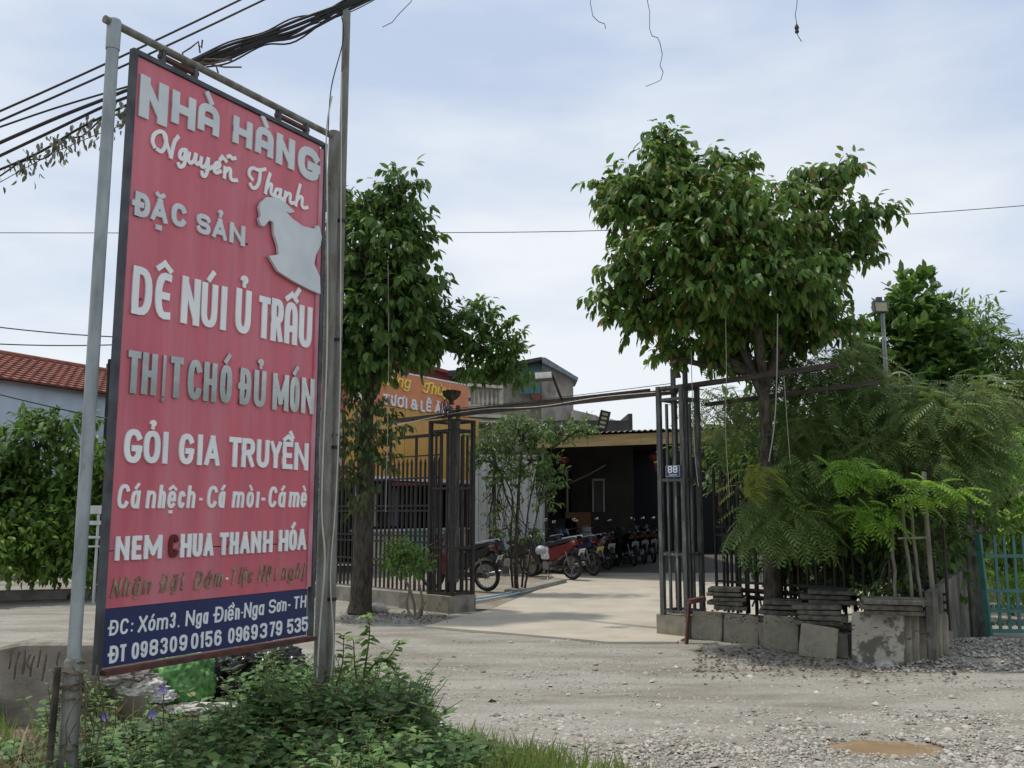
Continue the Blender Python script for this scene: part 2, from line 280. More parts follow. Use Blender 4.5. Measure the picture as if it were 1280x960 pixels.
GD = Vector((.723, -.691, 0)); GL = Vector((-.94, 14.4, 0)); GR = Vector((2.07, 11.5, 0)); GD = (GR-GL).normalized(); GN = Vector((GD.y, -GD.x, 0))  # GN points to the road
if GN.y > 0: GN = -GN
def poly_sheet(name, pts, z, mat, thick=0):
    m = MB(); n = len(pts); top = [(p[0], p[1], z) for p in pts]
    if thick:
        bot = [(p[0], p[1], z-thick) for p in pts]; m.add(top+bot, [tuple(range(n)), tuple(range(2*n-1, n-1, -1))]+[(i, i+n, (i+1) % n+n, (i+1) % n) for i in range(n)])
    else: m.add(top, [tuple(range(n))])
    return m.build(name, mat, kind='structure')
A1 = G(530, 786); A2 = G(640, 795); A3 = G(760, 806); A4 = G(846, 806)
poly_sheet('driveway', [A1, A2, A3, A4, (2.25, 11.6), (4.2, 13.5), (12, 16), (12, 26), (.9, 26), (.95, 19.8), (-.35, 14.3), (-.62, 13.6)], .035, 'drive', .03)
poly_sheet('yard', [(-9, 16.2), (-4.5, 17.7), (-.9, 14.35), (-.36, 14.4), (.93, 19.9), (.93, 26), (-9, 26)], .026, M('yard_dirt', (.30, .27, .22), (.20, .175, .135), rough=.95, scale=2, bump=.3), 0)
poly_sheet('garage_floor', [(.95, 22.8), (12.6, 22.8), (12.6, 33), (.95, 33)], .04, 'floor_in')
# verge under the weeds
m = MB(); vs = []; fs = []; n_ = 40
for j in range(n_+1):
    for i in range(n_+1):
        x = -4.4+5.6*i/n_; y = 3+3.9*j/n_
        edge = min(1, max(0, (6.55-(x+1)*.55-max(0, x+.2)*.7-y)/.6)); edge2 = min(1, max(0, (1.05-x)/.8))
        k = edge*edge2
        vs.append((x, y, -.05+k*(.13+.04*noise.noise(Vector((x*2, y*2, 1)))+.02*noise.noise(Vector((x*9, y*9, 1))))))
for j in range(n_):
    for i in range(n_): a = j*(n_+1)+i; fs.append((a, a+1, a+n_+2, a+n_+1))
m.add(vs, fs); m.build('verge', M('verge_soil', (.19, .16, .11), (.09, .075, .05), rough=.95, scale=7, bump=.6, bscale=30), kind='structure', smooth=True)
# puddle
pc = G(1108, 934); m = MB(); ring = []
for k in range(48):
    a = 2*PI*k/48; rr = 1+.14*noise.noise(Vector((math.cos(a)*1.6, math.sin(a)*1.6, 5)))+.06*math.sin(5*a+1)
    ring.append((pc.x+(.62*rr)*math.cos(a), pc.y+.36*rr*math.sin(a), -.010))
m.add([(pc.x, pc.y, -.010)]+ring, [(0, k+1, (k+1) % 48+1) for k in range(48)]); m.build('puddle', 'mud', kind='structure')

# ------------------------------------------------------------------ instanced mesh arrays
def scatter(name, T, F, pos, dirv, up, size, mat, parent=None, kind=None, **kw):
    T = np.array(T, float); pos = np.array(pos, float); n = len(pos)
    X = np.array(dirv, float); X /= np.linalg.norm(X, axis=1, keepdims=True)+1e-9
    U = np.array(up, float); Z = U-(U*X).sum(1, keepdims=True)*X; Z /= np.linalg.norm(Z, axis=1, keepdims=True)+1e-9
    Y = np.cross(Z, X); S = np.array(size, float).reshape(n, 1, 1)
    V = pos[:, None, :]+S*(T[None, :, 0, None]*X[:, None]+T[None, :, 1, None]*Y[:, None]+T[None, :, 2, None]*Z[:, None])
    k = len(T); V = V.reshape(-1, 3)
    org = ORG[parent.name] if parent is not None else Vector((float(pos[:, 0].mean()), float(pos[:, 1].mean()), 0))
    V = V-np.array(org)[None]
    base = (np.arange(n)*k)
    loops = np.concatenate([f for f in F]); ls = np.array([len(f) for f in F])
    li = (loops[None, :]+base[:, None]).ravel(); tot = np.tile(ls, n); st = np.concatenate([[0], np.cumsum(tot)[:-1]])
    me = bpy.data.meshes.new(name); me.vertices.add(len(V)); me.vertices.foreach_set('co', V.ravel())
    me.loops.add(len(li)); me.loops.foreach_set('vertex_index', li.astype(np.int32))
    me.polygons.add(len(tot)); me.polygons.foreach_set('loop_start', st.astype(np.int32)); me.polygons.foreach_set('loop_total', tot.astype(np.int32))
    me.update(calc_edges=True); me.validate(); me.materials.append(mat if not isinstance(mat, str) else mt[mat])
    o = link(name, me, parent)
    if parent is None: o.location = org
    ORG[o.name] = org
    return props(o, kw.get('label'), kw.get('cat'), kw.get('group'), kind)
def leafT(wd=.24, droop=.25, fold=.08):
    xs = [0, .28, .68, 1]; V = [(0, 0, 0)]
    for x, k in ((.28, .85), (.68, .75)):
        z = -droop*x*x; V += [(x, wd*k, z+fold*k), (x, 0, z), (x, -wd*k, z+fold*k)]
    V.append((1, 0, -droop)); F = [(0, 2, 1), (0, 3, 2), (1, 2, 5, 4), (2, 3, 6, 5), (4, 5, 7), (5, 6, 7)]
    return V, F
LT, LF = leafT(); LW, LWF = leafT(.34, .15, .06); LN, LNF = leafT(.13, .3, .04); LB, LBF = leafT(.30, .12, .1)
def frondT(pairs=11, ll=.20, wd=.055, arch=.35, vee=.35):
    V = []; F = []
    def q(a): return (a, 0, -arch*a*a)
    for i in range(4):
        a, b = i/4, (i+1)/4; k = len(V); A_, B_ = q(a), q(b); V += [(A_[0], .006, A_[2]), (A_[0], -.006, A_[2]), (B_[0], -.004, B_[2]), (B_[0], .004, B_[2])]; F.append((k, k+1, k+2, k+3))
    for i in range(pairs):
        a = .12+.86*i/(pairs-1); c = q(a); s = math.sin(PI*(.18+.72*i/pairs))**.7*ll
        for sg in (1, -1):
            k = len(V); dx, dy, dz = .45*s, sg*.85*s, -vee*s; nx_, ny_ = -sg*.85*0+.9, sg*-.45
            V += [c, (c[0]+dx*.45+wd*nx_*.5, dy*.45, c[2]+dz*.35), (c[0]+dx, dy, c[2]+dz), (c[0]+dx*.45-wd*nx_*.5, dy*.45, c[2]+dz*.35)]
            F += [(k, k+1, k+2, k+3)] if sg < 0 else [(k, k+3, k+2, k+1)]
    return V, F
FRT, FRF = frondT(9, .25, .085, .35, .3); FRL, FRLF = frondT(7, .32, .13, .35, .35)
def unit(n):
    a = rng.normal(size=(n, 3)); return a/np.linalg.norm(a, axis=1, keepdims=True)
def crown(blobs, twigs_per_m2, nl, lsize, droop=.5, spread=.35, shell=.6):
    """leaf clusters on twigs through a union of ellipsoids; blobs: (centre, rx, ry, rz[, density])"""
    Pn = []; Dn = []; tips = []
    for b_ in blobs:
        c, rx, ry, rz = b_[:4]; dens = b_[4] if len(b_) > 4 else 1
        n = max(3, int(twigs_per_m2*dens*(rx*rz+ry*rz+rx*ry)/3*4*PI))
        u = unit(n); rr = shell+(1-shell)*rng.random((n, 1))**.7; rr *= (1+.18*rng.normal(size=(n, 1))*.8)
        inn = rng.random(n) < .3; rr[inn] *= rng.random((inn.sum(), 1))*.8+.1
        p = np.array(c)[None]+u*rr*np.array([rx, ry, rz])[None]
        od = u*np.array([1, 1, .6])+.45*unit(n)+np.array([0, 0, .15]); od /= np.linalg.norm(od, axis=1, keepdims=True)
        tips.append((np.array(c), p))
        for k in range(nl):
            t = (k+.5)/nl*spread; side = .75*unit(n)
            pp = p+od*t+side*.02+np.array([0, 0, -.25*t*t]); d = od*.5+side+np.array([0, 0, -droop])
            Pn.append(pp); Dn.append(d)
    Pn = np.concatenate(Pn); Dn = np.concatenate(Dn); n = len(Pn)
    S = lsize*(.65+.6*rng.random(n)); U = np.array([0, 0, 1.])[None]+.55*unit(n)
    return Pn, Dn, U, S, tips
def single_leaf_mesh(name, T, F, mat):
    me = bpy.data.meshes.new(name); me.from_pydata(T, [], F); me.materials.append(mat); return me
def tree_foliage(parent, data, T, F, mat, n_single=300, label=None, leafname='leaf', joined='foliage'):
    Pn, Dn, U, S, tips = data
    if n_single:
        dist = np.linalg.norm(Pn-np.array([0, 0, EYE])[None], axis=1); order = np.argsort(dist-S*.0)
        pick = rng.choice(order[:max(n_single, len(order)//4)], size=min(n_single, len(order)), replace=False)
        mask = np.ones(len(Pn), bool); mask[pick] = False
        me = single_leaf_mesh(leafname, T, F, mat); org = ORG[parent.name]
        for i in pick:
            x = Vector(Dn[i]).normalized(); z = Vector(U[i]); z = (z-x*z.dot(x)).normalized(); y = z.cross(x)
            o = link(leafname, me, parent); mm = Matrix((x, y, z)).transposed()*float(S[i]); o.matrix_local = Matrix.Translation(Vector(Pn[i])-org)@mm.to_4x4()
    else: mask = np.ones(len(Pn), bool)
    scatter(joined, T, F, Pn[mask], Dn[mask], U[mask], S[mask], mat, parent, kind='stuff')
def wob(a, b, n=5, amp=.06):
    a = Vector(a); b = Vector(b); return [a.lerp(b, i/n)+(Vector((random.uniform(-1, 1), random.uniform(-1, 1), random.uniform(-.5, .5)))*amp*(b-a).length*(1 if 0 < i < n else 0)) for i in range(n+1)]

# ================================================================== THE RESTAURANT SIGN
SD = Vector((.511, .860, 0)).normalized(); SP = Vector((-1.967, 4.455, 0)); SN = Vector((SD.y, -SD.x, 0))  # SN faces the road side / camera
def S(u, v, off=0.0):
    d = ray(u, v); o = Vector((0, 0, EYE)); t = ((SP+SN*off)-o).dot(SN)/d.dot(SN); p = o+d*t; return ((p-SP).dot(SD), p.z)
sign = thing('roadside_sign', 'tall faded red restaurant sign with raised letters hung between two steel pipes', 'sign', SP)
sign.rotation_euler = (0, 0, math.atan2(SD.y, SD.x))     # local x runs along the board, local -y faces the camera
tl, tr, bl, br = S(162, 60), S(404, 176), S(118, 850), S(396, 794)
X0, X1, Z0, Z1 = (tl[0]+bl[0])/2, (tr[0]+br[0])/2, (bl[1]+br[1])/2, (tl[1]+tr[1])/2
zb = (S(131, 762)[1]+S(391, 734.5)[1])/2; zseam = (S(134, 689)[1]+S(389, 678.6)[1])/2
def lb(*a): return MB()
def B(name, mat, c, size, parent=sign): return MB().box(c, size).build(name, mat, parent, world=False)
fw = .045
B('red_panel', 'red', ((X0+X1)/2-.008, .012, (zseam+.003+Z1-.03)/2), (X1-X0-.10, .012, Z1-.03-zseam-.003))
B('red_panel', 'red', ((X0+X1)/2-.008, .0125, (zb+zseam-.003)/2), (X1-X0-.10, .012, zseam-.003-zb))
B('blue_panel', 'blue', ((X0+X1)/2-.008, .010, (zb-.002+Z0+.03)/2), (X1-X0-.09, .013, zb-.002-Z0-.03))
B('bleached_strip', 'pink', (X1-.046, .004, (zb+Z1)/2-.02), (.035, .012, Z1-zb-.06))
B('frame_bar', 'frame', (X0+.026, .01, (Z0+Z1)/2), (.028, .035, Z1-Z0)); B('frame_bar', 'frame', (X1-.0125, .01, (Z0+Z1)/2), (.025, .035, Z1-Z0))
B('frame_bar', 'frame', ((X0+X1)/2, .01, Z1-.0125), (X1-X0-.07, .034, .026)); B('frame_bar', 'rust', ((X0+X1)/2+.01, .0, Z0+.008), (X1-X0-.05, .10, .022))
for k in range(5): B('back_brace', 'frame', ((X0+X1)/2, .045, Z0+.3+k*(Z1-Z0-.5)/4), (X1-X0-.07, .03, .03))
pz = (S(150, 26)[1]); m = MB(); m.lathe((-.085, .02, 0), [(.030, .75), (.030, pz-.1)], 20); m.build('pole', 'galv', sign, world=False, smooth=True)
MB().lathe((-.085, .02, 0), [(.034, pz-.16), (.035, pz-.01), (.032, pz)], 20).build('pole_cap', 'galv', sign, world=False, smooth=True)
MB().lathe((-.085, .02, 0), [(.047, -.1), (.045, .3), (.041, .82), (.033, .83)], 20).build('pole_sleeve', 'galv_old', sign, world=False, smooth=True)
m = MB(); m.tube([(-.16, .03, 0), (-.165, .03, .4), (-.155, .03, .80)], .016, 7); m.build('wooden_stake', 'bark', sign, world=False)
xr = 1.575; rz1 = S(413, 160)[1]
MB().lathe((xr, .02, 0), [(.036, -.1), (.036, rz1)], 18).build('pole', 'galv_old', sign, world=False, smooth=True)
zt = (S(158, 41)[1]+S(416, 163)[1])/2
m = MB(); m.tube([(-.14, .02, zt), (xr, .02, zt)], .021, 12); m.build('top_pipe', 'galv_old', sign, world=False, smooth=True)
for a, b in ((S(202, 70)[0], S(250, 90)[0]), (S(348, 140)[0], S(388, 160)[0])):
    B('hanger_plate', 'rust', ((a+b)/2, .02, (zt+Z1)/2-.004), (b-a, .03, .02))
    for x in (a+.02, b-.02): B('hanger_bolt', 'frame', (x, .02, (zt+Z1)/2-.003), (.022, .036, zt-Z1-.012))
# wires tied round the sleeve
for k in range(4):
    h0 = random.uniform(.66, .84); m = MB(); pts = []
    a0 = random.uniform(0, 6); tw = random.uniform(-.25, .1)
    for i in range(22): a = a0+i*.42; pts.append((-.085+.050*math.cos(a)+random.uniform(-.004, .004), .02+.050*math.sin(a), h0+tw*i/22*.5+random.uniform(-.006, .006)))
    m.tube(pts, .004, 5); m.build('tie_wire', 'twig', sign, world=False)
for k in range(7):
    m = MB(); x = -.085+random.uniform(-.09, .09); z = .83-random.uniform(0, .1); pts = [(x, -.04, z)]
    for i in range(6): x += random.uniform(-.03, .035); z -= random.uniform(.02, .09); pts.append((x, -.05-random.uniform(0, .03), z))
    m.tube(spline(pts, 3), .0035, 4); m.build('dry_vine', 'twig', sign, world=False)

# ---- lettering: a stroke alphabet -------------------------------------------------
def arc(cx, cy, rx, ry, a0, a1, n=None, e_=2.5):
    n = n or max(4, int(abs(a1-a0)/18)); o = []
    for i in range(n+1):
        a = R(a0+(a1-a0)*i/n); c, s = math.cos(a), math.sin(a)
        o.append((cx+rx*math.copysign(abs(c)**(2/e_), c), cy+ry*math.copysign(abs(s)**(2/e_), s)))
    return o
XH = .70
def glyph(ch):
    O = lambda y0, y1: arc(.5, (y0+y1)/2, .5, (y1-y0)/2, 90, 450)
    arch = [(0, XH*.62)]+arc(.5, XH*.62, .5, XH*.38, 180, 0)+[(1, 0)]
    g = {
     'N': [[(0, 0), (0, 1)], [(0, .97), (1, .03)], [(1, 0), (1, 1)]], 'H': [[(0, 0), (0, 1)], [(1, 0), (1, 1)], [(0, .5), (1, .5)]],
     'A': [[(0, 0), (.5, 1)], [(.5, 1), (1, 0)], [(.2, .28), (.8, .28)]],
     'Λ': [[(0, 0), (0, .6)]+arc(.5, .6, .5, .4, 180, 0)+[(1, .6), (1, 0)], [(.25, .34), (.9, .34)]],
     'G': [arc(.5, .5, .5, .5, 38, 320)+[(1, .42)], [(1, .42), (.6, .42)]], 'C': [arc(.5, .5, .5, .5, 36, 324)],
     'D': [[(0, 0), (0, 1)], [(0, 1), (.35, 1)]+arc(.35, .5, .65, .5, 90, -90)+[(0, 0)]],
     'Đ': [[(0, 0), (0, 1)], [(0, 1), (.35, 1)]+arc(.35, .5, .65, .5, 90, -90)+[(0, 0)], [(-.28, .5), (.38, .5)]],
     'S': [arc(.5, .75, .5, .25, 15, 262)+arc(.5, .25, .5, .25, 82, -165)], 'E': [[(0, 0), (0, 1)], [(0, 1), (1, 1)], [(0, .5), (.85, .5)], [(0, 0), (1, 0)]],
     'U': [[(0, 1), (0, .35)]+arc(.5, .35, .5, .35, 180, 360)+[(1, 1)]], 'I': [[(.5, 0), (.5, 1)]], 'T': [[(0, 1), (1, 1)], [(.5, 1), (.5, 0)]],
     'R': [[(0, 0), (0, 1)], [(0, 1), (.5, 1)]+arc(.5, .75, .5, .25, 90, -90)+[(0, .5)], [(.5, .5), (1, 0)]], 'O': [O(0, 1)],
     'M': [[(0, 0), (0, 1)], [(0, .95), (.5, .2)], [(.5, .2), (1, .95)], [(1, 0), (1, 1)]], 'Y': [[(0, 1), (.5, .45)], [(1, 1), (.5, .45)], [(.5, .5), (.5, 0)]],
     'X': [[(0, 0), (1, 1)], [(0, 1), (1, 0)]], 'Ɛ': [arc(.75, .5, .75, .5, 75, 285), [(0, .5), (.85, .5)]],
     'a': [O(0, XH), [(1, 0), (1, XH)]], 'n': [[(0, 0), (0, XH)], arch], 'h': [[(0, 0), (0, 1)], arch], 'o': [O(0, XH)],
     'e': [[(0, XH*.5), (1, XH*.5)]+arc(.5, XH/2, .5, XH/2, 0, 318)], 'c': [arc(.5, XH/2, .5, XH/2, 40, 320)],
     'm': [[(0, 0), (0, XH)], [(0, XH*.6)]+arc(.25, XH*.62, .25, XH*.38, 180, 0)+[(.5, 0)], [(.5, XH*.6)]+arc(.75, XH*.62, .25, XH*.38, 180, 0)+[(1, 0)]],
     'i': [[(.5, 0), (.5, XH)], [(.5, .93), (.5, .96)]], 'ı': [[(.5, 0), (.5, XH)]],
     'g': [O(0, XH), [(1, XH), (1, -.12)]+arc(.5, -.12, .5, .18, 0, -165)], 'u': [[(0, XH), (0, .25)]+arc(.5, .25, .5, .25, 180, 360)+[(1, XH)], [(1, XH), (1, 0)]],
     'y': [[(0, XH), (0, .25)]+arc(.5, .25, .5, .25, 180, 360)+[(1, XH)], [(1, XH), (1, -.12)]+arc(.5, -.12, .5, .18, 0, -165)],
     't': [[(.4, 1), (.4, .2)]+arc(.7, .2, .3, .2, 180, 280), [(0, XH), (.9, XH)]],
     '0': [O(0, 1)], '1': [[(.1, .8), (.6, 1)], [(.6, 1), (.6, 0)]], '3': [arc(.5, .75, .5, .25, 160, -85)+arc(.5, .25, .5, .25, 85, -160)],
     '5': [[(.95, 1), (.05, 1), (0, .55)]+arc(.5, .31, .5, .31, 125, -160)], '6': [O(0, .58), arc(.5, .5, .5, .5, 40, 180)+[(0, .28)]],
     '9': [O(.42, 1), arc(.5, .5, .5, .5, -140, 0)+[(1, .72)]], '8': [O(.0, .53), O(.47, 1)], '7': [[(0, 1), (1, 1)], [(1, 1), (.35, 0)]],
     '-': [[(0, .38), (1, .38)]], ':': [[(.5, .12), (.5, .16)], [(.5, .58), (.5, .62)]], '.': [[(.5, 0), (.5, .04)]],
     '&': [arc(.45, .77, .3, .23, -60, 250)+[(1, 0)], arc(.4, .25, .4, .25, 120, 350)+[(1, .45)]],
     '𝒩': [arc(-.05, .72, .28, .26, 250, 60)+[(.22, .85), (.2, .1), (.12, 0)], [(.2, .95), (.75, .03)], [(.75, .03), (.8, .6)]+arc(1.0, .75, .2, .22, 180, 40)],
     '𝒯': [arc(.25, .62, .3, .22, 200, 60)+[(.5, .92), (1.1, 1)], [(.72, .93), (.6, .2)]+arc(.28, .2, .32, .2, 0, -165)],
     'ỳ': []}
    return g.get(ch, [])
MARKS = {'\u0300': 'grave', '\u0301': 'acute', '\u0309': 'hook', '\u0303': 'tilde', '\u0302': 'circ', '\u0306': 'breve', '\u0323': 'dot', '\u031b': 'horn'}
def strokes(ch, w_, h_, t, shear=0):
    """centre lines of a letter in a box w_ x h_, pen width t"""
    alias = {'Ế': 'Ɛ', '§': 'Λ'}
    low = False; base = ch; marks = []
    if ch.startswith('*'): base = ch[1:]
    d = unicodedata.normalize('NFD', base); base = d[0]; marks = [MARKS[c] for c in d[1:] if c in MARKS]
    if ch.startswith('*') and base == 'A': base = 'Λ'
    if ch.startswith('*') and base == 'E': base = 'Ɛ'
    if base == 'i' and [k for k in marks if k != 'dot']: base = 'ı'
    low = base in 'aneohcmiıguyt'
    sx = lambda x: t/2+x*(w_-t) if base not in 'IiıIl.:' else w_/2
    sy = lambda y: t/2+y*(h_-t)
    res = []
    for pl in glyph(base): res.append(([(sx(x), sy(y)) for x, y in pl], t))
    topy = h_*(XH+.05) if low else h_; cx = w_/2; a = max(.16*h_, t*.9); tm = t*.72; gap = .07*h_
    y0 = topy+gap; sh = 0
    if 'circ' in marks: q = w_*.36; res += [([(cx-q, y0), (cx, y0+a*.75)], tm), ([(cx, y0+a*.75), (cx+q, y0)], tm)]; sh = 1
    if 'breve' in marks: res.append(([(cx+a*.75*math.cos(R(k)), y0+a*.55+a*.5*math.sin(R(k))) for k in range(200, 341, 20)], tm)); sh = 1
    yy = y0+(a*.55 if sh else 0); xx = cx+(w_*.36 if sh else 0)
    if 'grave' in marks: res.append(([(xx-a*.4, yy+a*1.1), (xx+a*.25, yy+a*.15)], tm))
    if 'acute' in marks: res.append(([(xx-a*.2, yy+a*.15), (xx+a*.45, yy+a*1.1)], tm))
    if 'hook' in marks: res.append(([(xx+a*.38*math.cos(R(k)), yy+a*.95+a*.34*math.sin(R(k))) for k in range(170, -91, -26)]+[(xx, yy+a*.1)], tm*.75))
    if 'tilde' in marks: yt = yy+a*(.75 if sh else .4); xx = cx; res.append(([(xx+a*(k-3)/3*.9, yt+a*.22*math.sin(k/6*2*PI)) for k in range(7)], tm*.8))
    if 'dot' in marks: res.append(([(cx-t*.15, -t*1.0), (cx+t*.15, -t*1.0)], t*.9))
    if 'horn' in marks: res.append(([(w_-t*.4, topy-t*.5), (w_+t*.25, topy), (w_+t*.2, topy+t*.45)], tm*.8))
    if shear: res = [([(x+shear*y, y) for x, y in pl], tt) for pl, tt in res]
    return res
def ribbon(mb, pl, t, place, z0, depth, e0, clamp=None):
    """a pen stroke as a raised solid ribbon; each one a hair prouder than the last so that crossings never share a plane"""
    pts = [Vector(p) for p in pl]; n = len(pts)
    if n < 2: return
    q = [pts[0]]
    for p in pts[1:]:
        if (p-q[-1]).length > 1e-5: q.append(p)
    pts = q; n = len(pts)
    if n < 2: return
    closed = (pts[0]-pts[-1]).length < 1e-4 and n > 4
    if not closed:
        d0 = (pts[0]-pts[1]).normalized(); d1 = (pts[-1]-pts[-2]).normalized(); pts[0] = pts[0]+d0*t/2; pts[-1] = pts[-1]+d1*t/2
    Lf = []; Rt = []
    for i in range(n):
        a = pts[i-1] if i else (pts[-2] if closed else None); b = pts[i+1] if i < n-1 else (pts[1] if closed else None)
        d1 = (pts[i]-a).normalized() if a is not None else (b-pts[i]).normalized(); d2 = (b-pts[i]).normalized() if b is not None else d1
        dd = d1+d2; dd = dd.normalized() if dd.length > .3 else d1; nr = Vector((-dd.y, dd.x)); k = 1/max(.6, nr.dot(Vector((-d1.y, d1.x))))
        Lf.append(pts[i]+nr*t/2*k); Rt.append(pts[i]-nr*t/2*k)
    if clamp:
        for q_ in Lf+Rt: q_.x = min(max(q_.x, clamp[0]), clamp[1]); q_.y = min(max(q_.y, clamp[2]), clamp[3])
    vs = []; fs = []
    for i in range(n):
        z = z0+depth+e0+i*2e-5
        vs += [place(Lf[i], z), place(Rt[i], z), place(Rt[i], z0), place(Lf[i], z0)]
    for i in range(n-1):
        a, b = 4*i, 4*i+4; fs += [(a, a+1, b+1, b), (a+1, a+2, b+2, b+1), (a+3, a, b, b+3)]
    fs += [(3, 2, 1, 0), (4*n-4, 4*n-3, 4*n-2, 4*n-1)]
    mb.add(vs, fs)
def interp(pl, u):
    if u <= pl[0][0]: return pl[0][1]+(u-pl[0][0])*((pl[1][1]-pl[0][1])/(pl[1][0]-pl[0][0]) if len(pl) > 1 else 0)*.5
    for (a, b), (c, d) in zip(pl, pl[1:]):
        if u <= c: return b+(d-b)*(u-a)/(c-a)
    return pl[-1][1]
def letters(chars, base, top, tk, mat, depth, shear=0, rough=0, name='letter'):
    for it in chars:
        ch, ul, ur = it[:3]; uc = (ul+ur)/2; off = .006
        vb, vt = interp(base, uc), interp(top, uc); s0, s1 = S(ul, vb, off)[0], S(ur, vb, off)[0]; zb_, zt_ = S(uc, vb, off)[1], S(uc, vt, off)[1]
        h_ = zt_-zb_; w_ = s1-s0; t = min(tk*h_, w_*.48) if ch not in ('I', 'i', 'ı', '1') else tk*h_
        if ch in ('i', 'ı', 'I'): w_ = max(w_, t)
        mb = MB(); k = 0
        sk = shear*h_; 
        for pl, tt in strokes(ch, max(w_-abs(sk)*.6, t*1.5), h_, t, shear):
            main = max(p[1] for p in pl) <= h_*1.001 and min(p[1] for p in pl) >= 0 and ch.lstrip('*') not in 'gy'
            ww = max(w_-abs(sk)*(.6 if shear < .3 else 0), t*1.5)
            ribbon(mb, pl, tt, lambda q, z: (s0+q[0], -(z), zb_+q[1]), -.006 if depth < .004 else -.004, depth+.004, k*2.5e-4, (-w_*.3 if ch in 'ĐơƠư' else 0, ww*1.3 if ch in 'ĐơƠư' else ww, 0, h_) if main and not shear else None); k += 1
        mb.build(name, it[3] if len(it) > 3 else mat, sign, world=False)
letters([('N', 173, 209), ('H', 214, 244), ('*À', 247, 274), ('H', 291, 315), ('*À', 319, 341.5), ('N', 345, 368), ('G', 372, 400)],
        [(173, 151), (209, 152.5), (214, 155), (243, 161), (274, 170), (291, 178), (314, 186), (341, 199), (368, 215), (400, 232)],
        [(178, 96), (190, 98), (217, 114), (243, 121), (259, 129), (294, 145), (330, 159), (366, 174), (387, 184)], .26, 'lgrey', .006)
letters([('Đ', 168, 187), ('Ặ', 188, 210), ('C', 214, 233), ('S', 245.5, 263), ('Ả', 265, 284), ('N', 287, 306)],
        [(166, 268.5), (210, 280.5), (233, 285), (246, 290), (284, 302), (306, 308)], [(168, 238), (205, 249), (233, 256.5), (249, 266), (275, 272.5), (306, 283)], .23, 'lgrey', .006)
letters([('D', 164, 189), ('*Ê', 193, 213), ('N', 226, 249), ('Ú', 251, 271), ('I', 274, 282), ('Ủ', 294, 313), ('T', 323, 337), ('R', 338.5, 353.6), ('*Ấ', 355.5, 371.4), ('U', 373.5, 389.5)],
        [(165, 392), (210, 400), (227, 404), (260, 409), (282, 413), (304, 417), (328, 422.5), (350, 428), (365, 430.5), (382, 434.5)],
        [(166, 331), (205, 340), (230, 344), (265, 355), (280, 357.5), (305, 361.5), (325, 369.5), (340, 372), (362, 377), (388, 384)], .155, 'lwhite', .005)
letters([('T', 158, 174), ('H', 176, 195), ('Ị', 200, 207.6), ('T', 211.5, 227.5), ('C', 233.6, 251.4), ('H', 253.5, 270), ('Ó', 274, 289), ('Đ', 299, 313), ('Ủ', 316.5, 331.6), ('M', 340, 360), ('Ó', 361.6, 373.6), ('N', 376, 392)],
        [(160, 491), (190, 494), (215, 497), (240, 499.7), (280, 503.7), (305, 506), (325, 509), (355, 514), (390, 517.7)],
        [(160, 437), (185, 441), (215, 445), (240, 448.7), (262, 453), (282, 456), (305, 460), (322, 462.5), (345, 466.5), (367, 470.5), (388, 473)], .165, 'lmetal', .007)
letters([('G', 154.5, 177), ('Ỏ', 179, 199.6), ('I', 201.7, 210), ('G', 223.5, 242), ('I', 245.5, 252.7), ('A', 255.4, 274.8), ('T', 286, 301), ('R', 302, 318), ('U', 321, 336), ('Y', 337, 352), ('Ề', 353, 365.6), ('N', 368, 385)],
        [(155, 578.6), (205, 579.4), (240, 580.7), (272, 582.6), (295, 584), (340, 584.7), (380, 587.9)],
        [(160, 535.5), (205, 539.5), (235, 542), (270, 544.3), (290, 546), (320, 548.8), (350, 551.5), (383, 554)], .18, 'lwhite', .006)
letters([('C', 146.5, 162.4), ('á', 163.7, 175.7), ('n', 182.9, 195.6), ('h', 198, 207.6), ('ệ', 209.4, 220.8), ('c', 222.7, 232.3), ('h', 234, 244.8), ('-', 249, 254), ('C', 259, 272.6), ('á', 273.5, 282), ('m', 290.7, 306), ('ò', 308.5, 318), ('ı', 320, 322.6), ('-', 327, 332.4), ('C', 336, 347), ('á', 348.3, 357.6), ('m', 361.6, 375), ('è', 376.2, 384.2)],
        [(150, 635.7), (300, 634.6), (385, 634)], [(155, 605), (250, 607), (380, 608.5)], .155, 'lwhite', .003, shear=.08)
letters([('N', 144, 161), ('E', 164.5, 176.4), ('M', 180, 202), ('C', 211, 223, 'redp'), ('H', 225.4, 238.7), ('U', 240.5, 252.4), ('A', 254.5, 267), ('T', 274.7, 285), ('H', 287, 298), ('A', 300, 312.4), ('N', 314, 326), ('H', 328.7, 340.6), ('H', 348.6, 360), ('Ó', 361, 371), ('A', 371.7, 383)],
        [(145, 700.9), (200, 698), (250, 695.8), (290, 693), (340, 690), (383, 687)], [(148, 670.6), (190, 668.8), (240, 667), (285, 665.5), (330, 663.7), (380, 661)], .20, 'lwhite', .006)
letters([('N', 139, 152), ('h', 154, 164.5), ('ậ', 166, 177), ('n', 179, 190.6), ('Đ', 201, 212), ('ặ', 214, 223), ('t', 225.7, 232), ('Đ', 243.5, 254.5), ('á', 256, 266), ('m', 268, 280), ('-', 282, 286, 'lwhite'), ('T', 288, 297.5), ('i', 299, 302), ('ệ', 303.5, 310), ('c', 311, 317.7), ('H', 323.7, 332.6), ('ộ', 333.8, 340.6), ('ı', 343.5, 346.5), ('n', 353, 360), ('g', 361.4, 369.4), ('h', 371, 377.7), ('ị', 379, 383)],
        [(140, 747.5), (210, 739.5), (250, 736.5), (295, 730), (345, 726), (380, 722.5)], [(145, 723), (205, 717.8), (250, 714), (293, 709.8), (328, 706.8), (375, 703.8)], .13, 'lgold', .002, shear=.2)
